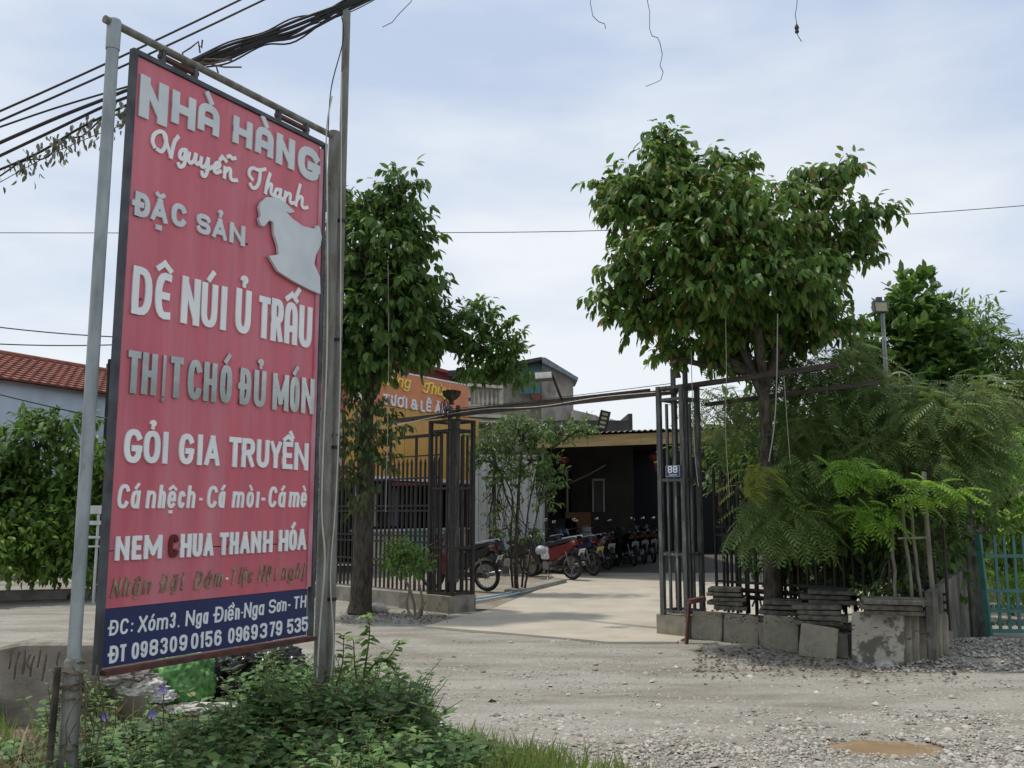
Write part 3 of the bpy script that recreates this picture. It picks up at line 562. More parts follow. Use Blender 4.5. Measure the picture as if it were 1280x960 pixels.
letters([('Đ', 137.5, 148.5), ('C', 150.6, 161.5), (':', 164, 167.5), ('X', 173.4, 184.7), ('ó', 186, 195), ('m', 196.6, 210.8), ('3', 213, 220), ('.', 223, 226), ('N', 232.8, 244), ('g', 245.6, 253), ('a', 254.5, 261), ('Đ', 269.3, 280), ('ı', 281, 283), ('ề', 285, 293), ('n', 294.6, 300.5), ('-', 302, 304.5), ('N', 305.8, 315), ('g', 316, 322.8), ('a', 324, 331), ('S', 336.7, 345.6), ('ơ', 346.5, 352), ('n', 353.6, 359), ('-', 361, 364), ('T', 368, 374.7), ('H', 376.5, 383.6)],
        [(137, 795), (180, 790), (240, 782), (285, 776.6), (325, 769.5), (350, 765), (383, 759)], [(137, 776), (180, 770), (240, 763), (280, 757.5), (320, 752), (350, 748.5), (383, 744)], .15, 'lprint', .002, shear=.05)
letters([('Đ', 137.5, 148.5), ('T', 150.6, 158)]+[(c, a, b) for c, a, b in zip('0983090156', (165.4, 176.4, 187.7, 201, 213, 224.8, 239.6, 251, 257.4, 268.7), (174.3, 185, 198, 210, 221.8, 234.6, 248.5, 255.8, 266, 277.6))]+
        [(c, a, b) for c, a, b in zip('0969379535', (286, 295.5, 305, 314.7, 325.7, 338, 345.6, 359.9, 368.8, 378), (293.7, 303.5, 312.4, 322.8, 334.6, 344.3, 353.4, 367.3, 376.8, 385.7))],
        [(137, 830), (170, 824), (190, 820), (240, 812), (277, 806.5), (300, 802.7), (320, 799.5), (350, 794.5), (383, 789)], [(137, 808), (175, 802.5), (195, 799), (240, 792), (277, 787), (300, 783.5), (320, 780.5), (350, 776), (383, 771)], .175, 'lprint', .002)
def script_letter(paths, t=.021):
    mb = MB()
    for k, pl in enumerate(paths):
        q = [S(100+x/3.765, y/3.765, .006) for x, y in pl]; q = [(p.x, p.y) for p in spline([(a, b, 0) for a, b in q], 4)] if len(q) > 2 else q
        ribbon(mb, q, t, lambda p, z: (p[0], -z, p[1]), -.004, .008, k*6e-4)
    mb.build('letter', 'lwhite', sign, world=False)
for paths in (
  [[(352, 688), (344, 664), (352, 632), (378, 618), (400, 628), (408, 655), (402, 690), (386, 712), (368, 704)], [(398, 632), (412, 680), (430, 735)], [(430, 738), (438, 700), (448, 665), (462, 645)]],
  [[(498, 712), (486, 704), (474, 716), (472, 738), (482, 748), (494, 738), (499, 714)], [(500, 706), (498, 750), (488, 778), (472, 784), (466, 772)], [(494, 752), (510, 742)]],
  [[(516, 722), (512, 752), (522, 766), (538, 756), (546, 730)], [(548, 728), (545, 758), (554, 772), (566, 764)]],
  [[(574, 744), (570, 774), (582, 786), (596, 774), (604, 750)], [(606, 748), (602, 800), (592, 826), (580, 826), (576, 812)], [(598, 802), (622, 786)]],
  [[(630, 792), (648, 790), (660, 776), (652, 764), (638, 774), (632, 796), (642, 812), (662, 806)], [(662, 750), (672, 738)], [(672, 738), (688, 756)], [(698, 736), (708, 734), (718, 746), (730, 744)]],
  [[(684, 790), (682, 832)], [(684, 812), (698, 794), (710, 798), (710, 826), (716, 846), (738, 848)]],
  [[(812, 842), (800, 824), (800, 802), (816, 790), (842, 800), (872, 796)], [(850, 800), (846, 850), (832, 880), (814, 884), (804, 868)]],
  [[(896, 820), (884, 860), (876, 906)], [(880, 886), (894, 866), (904, 872), (900, 902), (908, 918), (920, 914)]],
  [[(944, 898), (930, 890), (920, 904), (920, 924), (930, 930), (942, 918), (946, 900)], [(947, 894), (944, 924), (950, 938), (962, 932)]],
  [[(970, 906), (964, 946)], [(967, 928), (980, 910), (992, 916), (990, 942), (996, 956), (1008, 954)]],
  [[(1038, 872), (1026, 920), (1018, 964)], [(1022, 944), (1036, 926), (1048, 932), (1046, 962), (1054, 978), (1070, 976)]]):
    script_letter(paths)
goat = [(880, 62), (925, 65), (960, 85), (1010, 130), (985, 137), (968, 130), (1000, 165), (1050, 200), (1108, 212), (1113, 195), (1125, 200), (1137, 250), (1130, 290), (1110, 330), (1100, 375), (1128, 440), (1130, 518), (1080, 497), (1000, 455), (930, 410), (888, 338), (935, 332), (930, 290), (912, 235), (908, 180), (890, 170), (865, 200), (850, 195), (840, 165), (850, 150), (842, 110), (852, 85)]
gp = [S(100+x/3.765, 230+y/3.765, .02) for x, y in goat]; m = MB(); n = len(gp)
m.add([(a, -.024, b) for a, b in gp]+[(a, -.004, b) for a, b in gp], [tuple(range(n))[::-1]]+[(i, (i+1) % n, (i+1) % n+n, i+n) for i in range(n)]); m.build('goat_silhouette', 'lgrey', sign, world=False)
# small rivets and screw holes
for u, v in ((158, 261), (309, 305), (401, 232), (396, 420), (176, 374)): s_, h_ = S(u, v); MB().lathe((s_, -.0, h_), [(.007, 0), (.005, .004)], 8, axis='Y').build('rivet', 'rust', sign, world=False)

# ================================================================== cable post beside the sign and cables
pb = SP+SD*1.665+SN*-.02; ptop = P(424, 14, pb.y).z
post = thing('cable_post', 'tall thin grey pipe carrying overhead cables, right beside the red sign', 'post', (pb.x, pb.y, 0))
MB().lathe(pb, [(.030, -.1), (.030, 1.2), (.027, 1.22), (.027, ptop)], 14).build('pipe', 'galv_old', post, smooth=True)
for zz in (.95, 1.9, 2.6, 3.4): MB().lathe(pb, [(.034, zz), (.034, zz+.02)], 12).build('band', 'cable', post)
m = MB(); m.bar(pb+Vector((-.12, -.02, 1.985)), pb+Vector((.03, -.02, 1.99)), .012); m.build('bracket', 'frame', post)
def cable(name, pts, r, label, cat='cable', mat='cable', group=None, n=5, sub=8):
    m = MB(); m.tube(spline(pts, sub), r, n); return m.build(name, mat, label=label, cat=cat, group=group)
zt_ = P(427, 40, pb.y)
cable('drop_cable', [P(415, 120, 5.6), P(408, 165, 5.62), P(409, 250, 5.62), P(409, 420, 5.6), P(404, 560, 5.6), P(402, 640, 5.6), P(406, 700, 5.6), P(400, 780, 5.6), P(396, 850, 5.6)], .005, 'pale cable running down between the red sign frame and the tall pipe', mat='cablew', sub=4)
cable('drop_cable', [P(427, 90, 5.72), P(426, 300, 5.72), P(425, 480, 5.72), P(420, 620, 5.72), P(413, 720, 5.7), P(417, 800, 5.7), P(412, 860, 5.7)], .004, 'thin white cable down the outer right side of the tall pipe', mat='cablew', sub=4)
cable('drop_cable', [P(427, 20, 5.7), P(429, 50, 5.7), P(414, 110, 5.7), P(410, 170, 5.65)], .004, 'short black wire looping off the top of the tall pipe', sub=6)
def strand(a, b, Ya, Yb, sag, r, label, group='overhead cables', nseg=8):
    pa, pb_ = P(*a, Ya), P(*b, Yb); pts = [pa.lerp(pb_, i/nseg)+Vector((0, 0, -sag*4*(i/nseg)*(1-i/nseg))) for i in range(nseg+1)]
    m = MB(); m.tube(pts, r, 6); return m.build('overhead_cable', 'cable', label=label, cat='cable', group=group)
strand((-60, 165), (340, -20), 8.0, 9.0, .03, .011, 'upper of the two parallel black cables crossing the top left sky')
strand((-60, 177), (370, -20), 8.0, 9.0, .03, .011, 'lower of the two parallel black cables crossing the top left sky')
bd = thing('cable_bundle', 'thick sagging bundle of black cables leading from the tall pipe behind the red sign', 'cable', P(300, 50, 5.9))
for k, (dv0, dv1, r_) in enumerate(((0, 0, .012), (4, 2, .010), (-4, -2, .010), (9, 5, .010), (6, -4, .008), (13, 1, .006), (-7, 4, .006))):
    pts = [P(480, -14+dv1, 5.95), P(428, 8+dv1*1.6, 5.9), P(370, 32+dv0*1.5, 5.9), P(330, 46+dv0*.8, 5.9), P(285, 62+dv0*1.3, 5.9), P(240, 79+dv0*.7, 5.9), P(175, 106+dv0, 5.8)]+([P(130, 124+dv0, 5.8), P(60, 152+dv0*1.6, 5.8), P(-60, 205+dv0*2, 5.7)] if k in (0, 3) else [])
    m = MB(); m.tube(spline(pts, 6), r_, 6); m.build('cable', 'cable', bd)
cable('overhead_cable', [P(500, -20, 6.2), P(440, 14, 6.1), P(360, 40, 6.1), P(240, 80, 6.1)], .004, 'single thin wire just under the thick cable bundle', group='overhead cables')
cable('overhead_cable', [P(160, 108, 6.6), P(60, 138, 6.7), P(-60, 180, 6.8)], .008, 'black wire leaving the left side of the sign above the bundle', group='overhead cables')
vine = thing('vine_covered_cable', 'wire hung with withered creeper leaves at the left of the sign', 'cable', P(60, 175, 6.2))
pts = spline([P(165, 128, 6.2), P(100, 160, 6.2), P(40, 195, 6.2), P(-60, 235, 6.2)], 8); m = MB(); m.tube(pts, .009, 6); m.tube([p+Vector((0, .03, -.02-.03*math.sin(i))) for i, p in enumerate(pts)], .006, 5); m.build('wire', 'cable', vine)
pos = []; dr = []
for k in range(230):
    p = pts[int(random.random()**.8*(len(pts)*.75))]; pos.append(p+Vector((random.uniform(-.1, .1), random.uniform(-.05, .05), -random.random()**2*.16+.01))); dr.append((random.uniform(-.6, .6), random.uniform(-.6, .6), -1))
scatter('leaf', LT, LF, pos, dr, rng.normal(size=(230, 3)), .035+.04*rng.random(230), leafmat('withered_leaf', [(.13, .14, .09), (.20, .21, .15), (.08, .10, .05)], .7, .2), vine, kind='stuff')
cable('overhead_cable', [P(170, 150, 6.2), P(70, 190, 6.2), P(-60, 262, 6.2)], .003, 'hair thin wire below the creeper covered wire at far left', group='overhead cables')
for (a, b, lab) in (((-40, 404), (142, 421), 'upper wire above the red tiled roof at left'), ((-40, 428), (142, 431), 'lower wire above the red tiled roof at left'), ((-40, 483), (160, 528), 'wire crossing the pale blue wall at left')):
    strand(a, b, 10, 11, .02, .007, 'black '+lab)
cable('overhead_cable', [P(-30, 291, 18), P(400, 291, 18), P(760, 288, 18), P(1100, 270, 18), P(1320, 254, 18)], .008, 'long thin wire crossing the whole sky at mid height behind both trees', group='overhead cables')
# twigs caught in the bundle
tw = thing('twig_tangle', 'dry twigs caught in the cables above the red sign', 'twigs', P(262, 76, 5.75))
for pl in ([(232, 80), (228, 66), (238, 60), (248, 52), (250, 66)], [(248, 56), (252, 60), (253, 50)], [(240, 78), (262, 80), (282, 76)], [(262, 80), (280, 84), (302, 84)], [(270, 82), (274, 96), (279, 98)], [(246, 84), (256, 74), (290, 75)]):
    m = MB(); m.tube([P(a, b, 5.75) for a, b in pl], .006, 5); m.build('twig', 'twig', tw)
for lab, pl in (('short frayed wire end dangling at top right of the tall pipe', [(516, -12), (514, 2), (500, 16), (490, 28), (478, 34)]), ('knotted wisp of wire dangling at the top middle of the sky', [(738, -14), (738, 4), (741, 20), (748, 27), (756, 30), (757, 36)]),
                ('long kinked wire dangling from the top of the sky', [(806, -14), (812, 14), (812, 36), (815, 45), (822, 47), (825, 54), (828, 68), (825, 82), (829, 90), (826, 100), (818, 104), (807, 108)])):
    m = MB(); m.tube([P(a, b, 5) for a, b in pl], .0022, 4); m.build('dangling_wire', 'cable', label=lab, cat='wire', group='dangling wires')
cable('overhead_cable', [P(380, -60, 5.2), P(516, -13, 5), P(760, -15, 5), P(1000, -15, 5), P(1400, -40, 5.2)], .008, 'cable just above the top of the picture from which frayed wire ends dangle', group='overhead cables')
dw = thing('dangling_wire', 'dangling wire with a dark lump of debris at its end, top right sky', 'wire', P(996, 20, 5), group='dangling wires')
m = MB(); m.tube([P(a, b, 5) for a, b in ((997, -14), (996, 8), (994, 18), (996, 30), (997, 44), (1002, 52))], .0022, 4); m.build('wire', 'cable', dw)
m = MB(); c = P(996, 36, 5); m.lathe(c, [(.002, -.032), (.013, -.02), (.009, -.005), (.014, .006), (.008, .022), (.002, .032)], 8); m.build('debris', 'bark', dw)

# ================================================================== LEFT BACKGROUND
def off(p, d, k): return Vector(p)+Vector(d)*k
hw0, hw1 = P(-160, 640, 19.5), P(132, 640, 24.9); hd = (hw1-hw0); hd.z = 0; hd.normalize(); hn = Vector((hd.y, -hd.x, 0)); 
house = thing('tiled_house', 'pale blue rendered house wall with a red tiled roof behind the trees at left', 'house', (hw0.x, hw0.y, 0))
ze = 1.5+150/1150*24.2; a = hw0.copy(); a.z = 0; b = a+hd*11
m = MB(); m.box((a+b)/2+(-hn)*3+Vector((0, 0, ze/2)), (11, 6, ze), rz=math.atan2(hd.y, hd.x)); m.build('wall', 'bwall', house)
e0 = a+hn*.25+Vector((0, 0, ze-.05)); slope = (-hn*1+Vector((0, 0, .36))).normalized(); rl = 3.4
m = MB(); 
for i in range(12):
    for j in range(44):
        p = e0+hd*(j*.26)+slope*(i*.30)+Vector((0, 0, .03)); nrm = hd.cross(slope)
        if nrm.z < 0: nrm = -nrm
        m.add([p+nrm*.05, p+hd*.13+nrm*.075, p+hd*.26+nrm*.05, p+hd*.26+slope*.33+nrm*.005, p+hd*.13+slope*.33+nrm*.03, p+slope*.33+nrm*.005, p, p+hd*.26], [(0, 1, 4, 5), (1, 2, 3, 4), (6, 7, 2, 1, 0)])
m.build('roof_tiles', 'rtile', house, kind='stuff')
m = MB(); m.add([e0, e0+hd*11.4, e0+hd*11.4+slope*rl, e0+slope*rl], [(0, 1, 2, 3)]); q = e0+slope*rl; sl2 = (-hn-Vector((0, 0, .36))).normalized(); m.add([q, q+hd*11.4, q+hd*11.4+sl2*rl, q+sl2*rl], [(0, 1, 2, 3)]); m.build('roof', 'rtile', house)
m = MB(); m.tube([q+Vector((0, 0, .08)), q+hd*11.4+Vector((0, 0, .08))], .09, 8); m.build('ridge', 'rtile', house)

def bushy(name, label, cat, blobs, density, nl, lsize, mat, base, trunk_r=.08, T=(LT, LF), droop=.4, spread=.3, limbs=True, n_single=0, group=None, stems=None, wood='bark', shell=.6):
    base = Vector(base); t = thing(name, label, cat, base, group=group)
    data = crown(blobs, density, nl, lsize, droop, spread, shell)
    m = MB(); fork = None
    tr = stems or [[base, base+Vector((.03, 0, .4)), Vector(blobs[0][0])-Vector((0, 0, blobs[0][3]*.5))]]
    for si, s_ in enumerate(tr):
        pts = spline(s_, 5); k = len(pts); rs = [trunk_r*(1 if si == 0 or cat != 'tree' else .52)*(1.15 if i == 0 else 1-.55*i/k) for i in range(k)]
        pts = [p+Vector((random.uniform(-1, 1), random.uniform(-1, 1), 0))*trunk_r*.12 for p in pts]; m.tube(pts, rs, 10)
    m.build('trunk' if cat == 'tree' else 'stem', wood, t, smooth=True)
    if limbs:
        fk = Vector(tr[0][-1])
        for (c, tips) in data[4]:
            cc = Vector(c); m = MB(); start = min((Vector(s_[-1]) for s_ in tr), key=lambda q: (q-cc).length)
            m.tube(spline(wob(start, cc, 4, .07), 3), [trunk_r*(.55-.035*i) if trunk_r*(.55-.035*i) > .01 else .01 for i in range(13)], 7)
            sel = tips[rng.choice(len(tips), size=min(len(tips), 16), replace=False)]
            for q in sel: st = start.lerp(cc, random.uniform(.4, 1)); m.tube(spline(wob(st, Vector(q), 3, .1), 2), [.012*max(1, trunk_r*8)*(1-.11*i) for i in range(7)], 4)
            m.build('limb', wood, t)
    tree_foliage(t, data, T[0], T[1], mat, n_single)
    return t
bushy('broadleaf_tree', 'dark leafy tree against the pale blue wall at the left edge', 'tree', [(P(-10, 600, 16.5), .75, .7, .7), (P(40, 545, 16.2), .5, .5, .28), (P(75, 525, 16), .45, .3, .1), (P(-50, 640, 16), 1.2, 1, .8), (P(15, 620, 16.5), .5, .5, .6)], 40, 7, .17, DARKLEAF2, G(-30, 722), .12)
bushy('green_shrub', 'tall bright green shrub left of the sign pole with pale blue wall behind', 'shrub', [(P(85, 600, 16.5), .38, .5, .5), (P(112, 575, 16.5), .3, .4, .35), (P(62, 640, 16.3), .35, .5, .3), (P(95, 660, 16.2), .4, .5, .35), (P(70, 700, 16.3), .5, .5, .25), (P(110, 705, 16.3), .4, .5, .25), (P(150, 620, 17), .6, .6, .9)], 40, 7, .17, MIDLEAF, G(95, 738), .05)
bushy('low_shrub', 'low yellowish green shrub at the far left roadside', 'shrub', [(P(20, 672, 15.6), .55, .4, .4), (P(-30, 690, 15.2), .6, .5, .5), (P(50, 690, 15.8), .45, .4, .35)], 60, 7, .13, leafmat('leaf_yellowish', [(.12, .22, .03), (.16, .27, .04), (.09, .17, .03)], .5, .4), G(10, 740), .04)
m = MB(); a = G(-60, 752); b = G(230, 745); d = (b-a).normalized(); m.box((a+b)/2+Vector((0, 0, .08)), ((b-a).length, .25, .16), rz=math.atan2(d.y, d.x)); m.build('roadside_kerb', 'concrete', kind='structure')
m = MB(); a = G(-60, 731); b = G(60, 727); m.box((a+b)/2+Vector((0, 1.6, .45)), (3.6, .2, .9)); m.build('boundary_wall', 'wallc', label='low grey garden wall in shade behind the far left shrubs', cat='wall')
rk = thing('slatted_rack', 'pale slatted rack standing half hidden behind the left sign pole', 'rack', G(112, 735))
for k, (v0, v1) in enumerate(((632, 642), (651, 656), (670, 673), (682, 684))):
    a = P(96, (v0+v1)/2, 15.5); b = P(127, (v0+v1)/2, 15.5); m = MB(); m.box((a+b)/2, ((b-a).length, .03, (v1-v0)/1150*15.5)); m.build('slat', 'white_sheet', rk)
for u in (98, 124): a = P(u, 632, 15.54); m = MB(); m.box((a.x, a.y, a.z/2), (.035, .035, a.z)); m.build('post', 'white_sheet', rk)
# low concrete wall at left foreground
wl = MB(); prof = []
a = Vector((-7.5, 6.15, 0)); b = Vector((-2.35, 6.55, 0)); d = (b-a).normalized(); nn = Vector((-d.y, d.x, 0)); k = 26; vs = []; fs = []
for i in range(k+1):
    p = a.lerp(b, i/k); hgt = .60+.02*noise.noise(Vector((i*.4, 0, 0)))+(.012 if i % 5 else -.02)
    vs += [p+Vector((0, 0, -.1)), p+Vector((0, 0, hgt-.02)), p+nn*.02+Vector((0, 0, hgt)), p+nn*.16+Vector((0, 0, hgt+.005)), p+nn*.18+Vector((0, 0, -.1))]
for i in range(k):
    for j in range(4): q = i*5+j; fs.append((q, q+5, q+6, q+1))
fs += [(0, 1, 2, 3, 4), tuple(k*5+j for j in (4, 3, 2, 1, 0))]
wl.add(vs, fs); wl.build('concrete_wall', 'wallc', label='low weathered concrete wall at the left foreground behind the sign pole', cat='wall')
cw = thing('dry_creeper', 'dry dark creeper stems hanging over the low concrete wall', 'creeper', P(40, 812, 6.12))
for k in range(9):
    a = P(random.uniform(10, 75), 812+random.uniform(0, 8), 6.12); m = MB()
    m.tube([a, a+Vector((random.uniform(-.02, .02), -.012, -.06)), a+Vector((random.uniform(-.02, .02), -.012, -random.uniform(.1, .2)))], .006, 4); m.build('stem', 'twig', cw)

# ================================================================== GATE, FENCES
def along(o, t, z=0, n=0): p = o+GD*t+GN*n; return Vector((p.x, p.y, z))
beam = thing('overhead_beam', 'long weathered timber beam spanning the gateway and running on to the right', 'beam', (GL.x, GL.y, 0))
bz = 3.13
zr_ = P(840, 489, 11.5).z; zl_ = P(585, 515, 14.2).z; bz = zl_; b0 = along(GL, -1.6, zl_-.02); b1 = along(GL, 4.18, zr_); b2 = along(GL, 6.3, zr_+.10)
m = MB(); m.bar(b0, b1, .08, .065); m.build('timber', 'wood', beam)
m = MB(); m.bar(b0+GD*1.6+Vector((0, 0, .055)), b0.lerp(b1, .93)+Vector((0, 0, .055)), .035, .028); m.build('batten', 'wood', beam)
m = MB(); m.bar(b1+Vector((0, 0, .045)), b2, .06, .06); m.build('timber', 'wood', beam)
m = MB(); m.tube(spline([b0.lerp(b1, q)+GN*.05+Vector((0, 0, dz_)) for q, dz_ in ((.02, -.10), (.2, -.02), (.4, .03), (.6, -.02), (.8, .02), (.99, .0))], 6), .006, 5); m.build('wire', 'cablew', beam)
m = MB(); m.tube(spline([b0.lerp(b1, q)+GN*.03+Vector((0, 0, dz_)) for q, dz_ in ((.25, .09), (.5, .08), (.75, .085), (.99, .1))], 6), .005, 5); m.build('wire', 'cable', beam)
ang = math.atan2(GD.y, GD.x)
def column(name, label, o, w_, d_, zt, z0, mat, bars, group):
    t = thing(name, label, 'column', (o.x, o.y, z0), group=group)
    for i, (tx, nx_) in enumerate([(-w_/2, d_/2), (w_/2, d_/2), (-w_/2, -d_/2), (w_/2, -d_/2)]):
        p = along(o, tx, 0, nx_); m = MB(); m.box((p.x, p.y, (zt+z0)/2), (.055, .055, zt-z0), rz=ang); m.build('corner_post', mat, t)
    for i in range(bars):
        for sgn in (1, -1):
            tx = -w_/2+w_*(i+1)/(bars+1); p = along(o, tx, 0, sgn*d_/2*1.0); m = MB(); m.box((p.x, p.y, (zt+z0)/2-.1), (.028, .028, zt-z0-.25), rz=ang); m.build('bar', mat, t)
    for i in range(1):
        for sgn in (1, -1): p = along(o, sgn*w_/2, 0, .0); m = MB(); m.box((p.x, p.y, (zt+z0)/2-.1), (.028, .028, zt-z0-.25), rz=ang); m.build('bar', mat, t)
    for z in (z0+.04, z0+.72, z0+1.62, zt-.17, zt-.02):
        for sgn in (1, -1):
            m = MB(); m.bar(along(o, -w_/2, z, sgn*(d_/2+.002)), along(o, w_/2, z, sgn*(d_/2+.002)), .034); m.build('rail', mat, t)
            m = MB(); m.bar(along(o, sgn*(w_/2+.002), z+.003, -d_/2), along(o, sgn*(w_/2+.002), z+.003, d_/2), .034); m.build('rail', mat, t)
    return t
cl = column('gate_column', 'openwork dark iron gate column left of the driveway, under the bowl lamp', GL, .52, .42, 2.92, .24, 'iron', 3, 'iron gate columns')
cr = column('gate_column', 'worn grey iron gate column right of the driveway bearing the number 88 plate', along(GR, .02), .34, .34, 3.06, .27, 'ironl', 2, 'iron gate columns')
for o_, zt_c in ((GL, 2.92), (along(GR, .02), 3.06)):
    par = cl if o_ is GL else cr
    for tx in (-.09, .09):
        p = along(o_, tx, 0, -.04); m = MB(); m.box((p.x, p.y, (zt_c+.42)/2+.13), (.048, .048, zt_c-.2), rz=ang); m.build('inner_post', 'iron' if o_ is None else 'ironl', par)
# ornaments on the columns
pc_ = along(GL, -.02, 3.18); ob = thing('bowl_lamp', 'shallow dark bowl shaped lamp on top of the left gate column', 'lamp', pc_)
m = MB(); m.lathe(pc_, [(.05, 0), (.03, .04), (.035, .06), (.09, .09), (.135, .14), (.15, .19), (.15, .21), (.12, .21)], 18); m.build('bowl', 'bark', ob, smooth=True)
m = MB(); m.lathe(pc_, [(.10, .212), (.09, .225), (.02, .23)], 14); m.build('lid', 'roofdark', ob); m = MB()
for k in range(14): a = pc_+Vector((random.uniform(-.16, -.02), -.05, random.uniform(.0, .1))); m.tube([a, a+Vector((random.uniform(-.05, .05), -.02, -.12)), a+Vector((random.uniform(-.08, .06), -.02, -.26))], .006, 4)
m.build('tangled_wire', 'cable', ob)
pc_ = along(GR, .02, 3.22); ob = thing('finial', 'weathered round finial with a twiggy nest on the right gate column', 'finial', pc_)
m = MB(); m.lathe(pc_, [(.05, -.04), (.035, .03), (.03, .06), (.07, .09), (.10, .14), (.085, .20), (.04, .24), (.01, .25)], 14); m.build('ball', M('finial_stone', (.20, .17, .10), (.08, .07, .045), rough=.9, scale=14), ob, smooth=True)
m = MB()
for k in range(16): a = pc_+Vector((0, 0, .05)); m.tube([a, a+Vector((random.uniform(-.16, .16), random.uniform(-.1, .1), random.uniform(-.05, .2)))], .004, 4)
m.build('twigs', 'twig', ob)
# house number plate
p0 = along(GR, .07, 0, .215); c = P(848, 589, p0.y); pl = thing('number_plate', 'small navy enamel house number plate reading 88 on the right gate column', 'sign', (p0.x, p0.y, c.z), (0, 0, ang))
m = MB(); m.box((0, 0, 0), (.215, .012, .145)); m.build('plate', 'navy', pl, world=False); m = MB(); m.box((0, -.0065, .0), (.202, .003, .132)); m.build('border', 'enamelw', pl, world=False); m = MB(); m.box((0, -.009, 0), (.194, .003, .124)); m.build('field', 'navy', pl, world=False)
for i, cx in enumerate((-.043, .033)):
    m = MB(); k = 0
    for q, tt in strokes('8', .064, .086, .015): ribbon(m, q, tt, lambda q_, z, cx=cx: (cx-.026+q_[0], -z, -.022+q_[1]), .0095, .004, k*3e-4); k += 1
    m.build('digit', 'enamelw', pl, world=False)
m = MB()
for k, x in enumerate((-.045, -.031, -.017, -.003, .011, .025, .039, .053)): m.box((x, -.012, -.046), (.009, .003, .013 if k % 2 else .010))
m.build('small_print', 'enamelw', pl, world=False)
# white lamp on arm over the gateway
la = thing('flood_lamp', 'rectangular white flood lamp on a slanting arm above the gateway beam', 'lamp', P(703, 500, 12.9))
a = P(703, 502, 12.8); b = P(690, 468, 12.6); m = MB(); m.tube([a, b], .018, 8); m.build('arm', 'iron', la)
c = P(679, 470, 12.6); m = MB(); m.box(c, (.25, .14, .11), rot=Matrix.Rotation(R(-12), 3, 'X')@Matrix.Rotation(R(-4), 3, 'Y')); m.build('housing', 'lampgrey', la); m = MB(); m.box(c+Vector((0, -.075, .0)), (.225, .012, .085), rot=Matrix.Rotation(R(-12), 3, 'X')@Matrix.Rotation(R(-4), 3, 'Y')); m.build('lens', 'foam', la)
# fences
def fence(o, t0, t1, z0, ztop, spike, step, mat, name, label, rails, tall=None, double=True, skew=0):
    t = thing(name, label, 'fence', along(o, (t0+t1)/2, z0)); n = int((t1-t0)/step)
    for i in range(n+1):
        x = t0+(t1-t0)*i/n; tl_ = tall and i % tall == 0; zt = (ztop if not tl_ else tl_ and spike)+random.uniform(-.012, .012); p = along(o, x)
        sd_ = .024 if not tl_ else .04; m = MB(); m.box((p.x, p.y, (z0+zt)/2), (sd_, .03, zt-z0), rz=ang+random.uniform(-.05, .05))
        if not tl_: m.lathe((p.x, p.y, zt+.0005), [(.020, 0), (.024, .03), (.012, .08), (.001, .13)], 4)
        m.build('bar', mat, t)
    for z in rails: m = MB(); m.bar(along(o, t0, z, .018), along(o, t1, z, .018), .012, .03); m.build('rail', mat, t); 
    return t
fl = fence(GL, -4.2, -.30, .26, 2.25, 2.75, .11, 'iron', 'iron_fence', 'dark iron picket fence left of the driveway in front of the ochre shop', (.62, .72, 1.02, 1.12, 1.52, 1.60, 2.04), tall=6)
for z, zz in ((2.72, .05), (2.40, .02)): m = MB(); m.bar(along(GL, -1.7, z, .0), along(GL, -.25, z, .0), .04, zz); m.build('top_rail', 'iron', fl)
GR2 = GR-GN*.36
fr = fence(GR2, .28, 3.0, .30, 1.95, 2.4, .105, 'iron', 'iron_fence', 'dark iron picket fence right of the gate, overgrown by feathery shrubs', (.50, .58, .66, 1.22, 1.32, 1.72), tall=None)
GR3 = GR2-GN*.16
fence(GR3, .34, 1.75, .24, 1.86, 2.3, .125, 'iron', 'sliding_gate', 'dark sliding gate leaf pushed back behind the right picket fence', (.46, .54, 1.18, 1.28, 1.66), tall=None)
m = MB(); m.bar(along(GR2, .2, 2.85, 0), along(GR2, 2.4, 2.92, 0), .05, .05); m.build('top_rail', 'wood', fr)
# kerbs under the fences
m = MB(); m.box(along(GL, -1.95, .12), (4.5, .42, .24), rz=ang); m.build('fence_kerb', 'wallc', kind='structure')
m = MB(); m.box(along(GL, -.28, .127, .03), (1.15, .56, .254), rz=ang); m.build('column_plinth', 'slab', kind='structure')
m = MB(); m.box(along(GR, -.03, .13, -.03), (.42, .44, .27), rz=ang); m.build('column_plinth', 'slab', kind='structure')
m = MB(); m.box(along(GR, 1.6, .14, -.33), (2.8, .26, .28), rz=ang); m.build('fence_kerb', 'wallc', kind='structure')
# red boards on the plinth
rb = thing('red_board', 'rusty red painted board leaning by the right gate plinth', 'board', G(862, 805)); m = MB(); m.bar(G(858, 806)+Vector((0, 0, .01)), P(862, 752, 10.9), .02, .07); m.build('upright', 'rust', rb); m = MB(); m.bar(P(862, 752, 10.85), P(880, 748, 10.9), .10, .05); m.build('crosspiece', 'rust', rb)

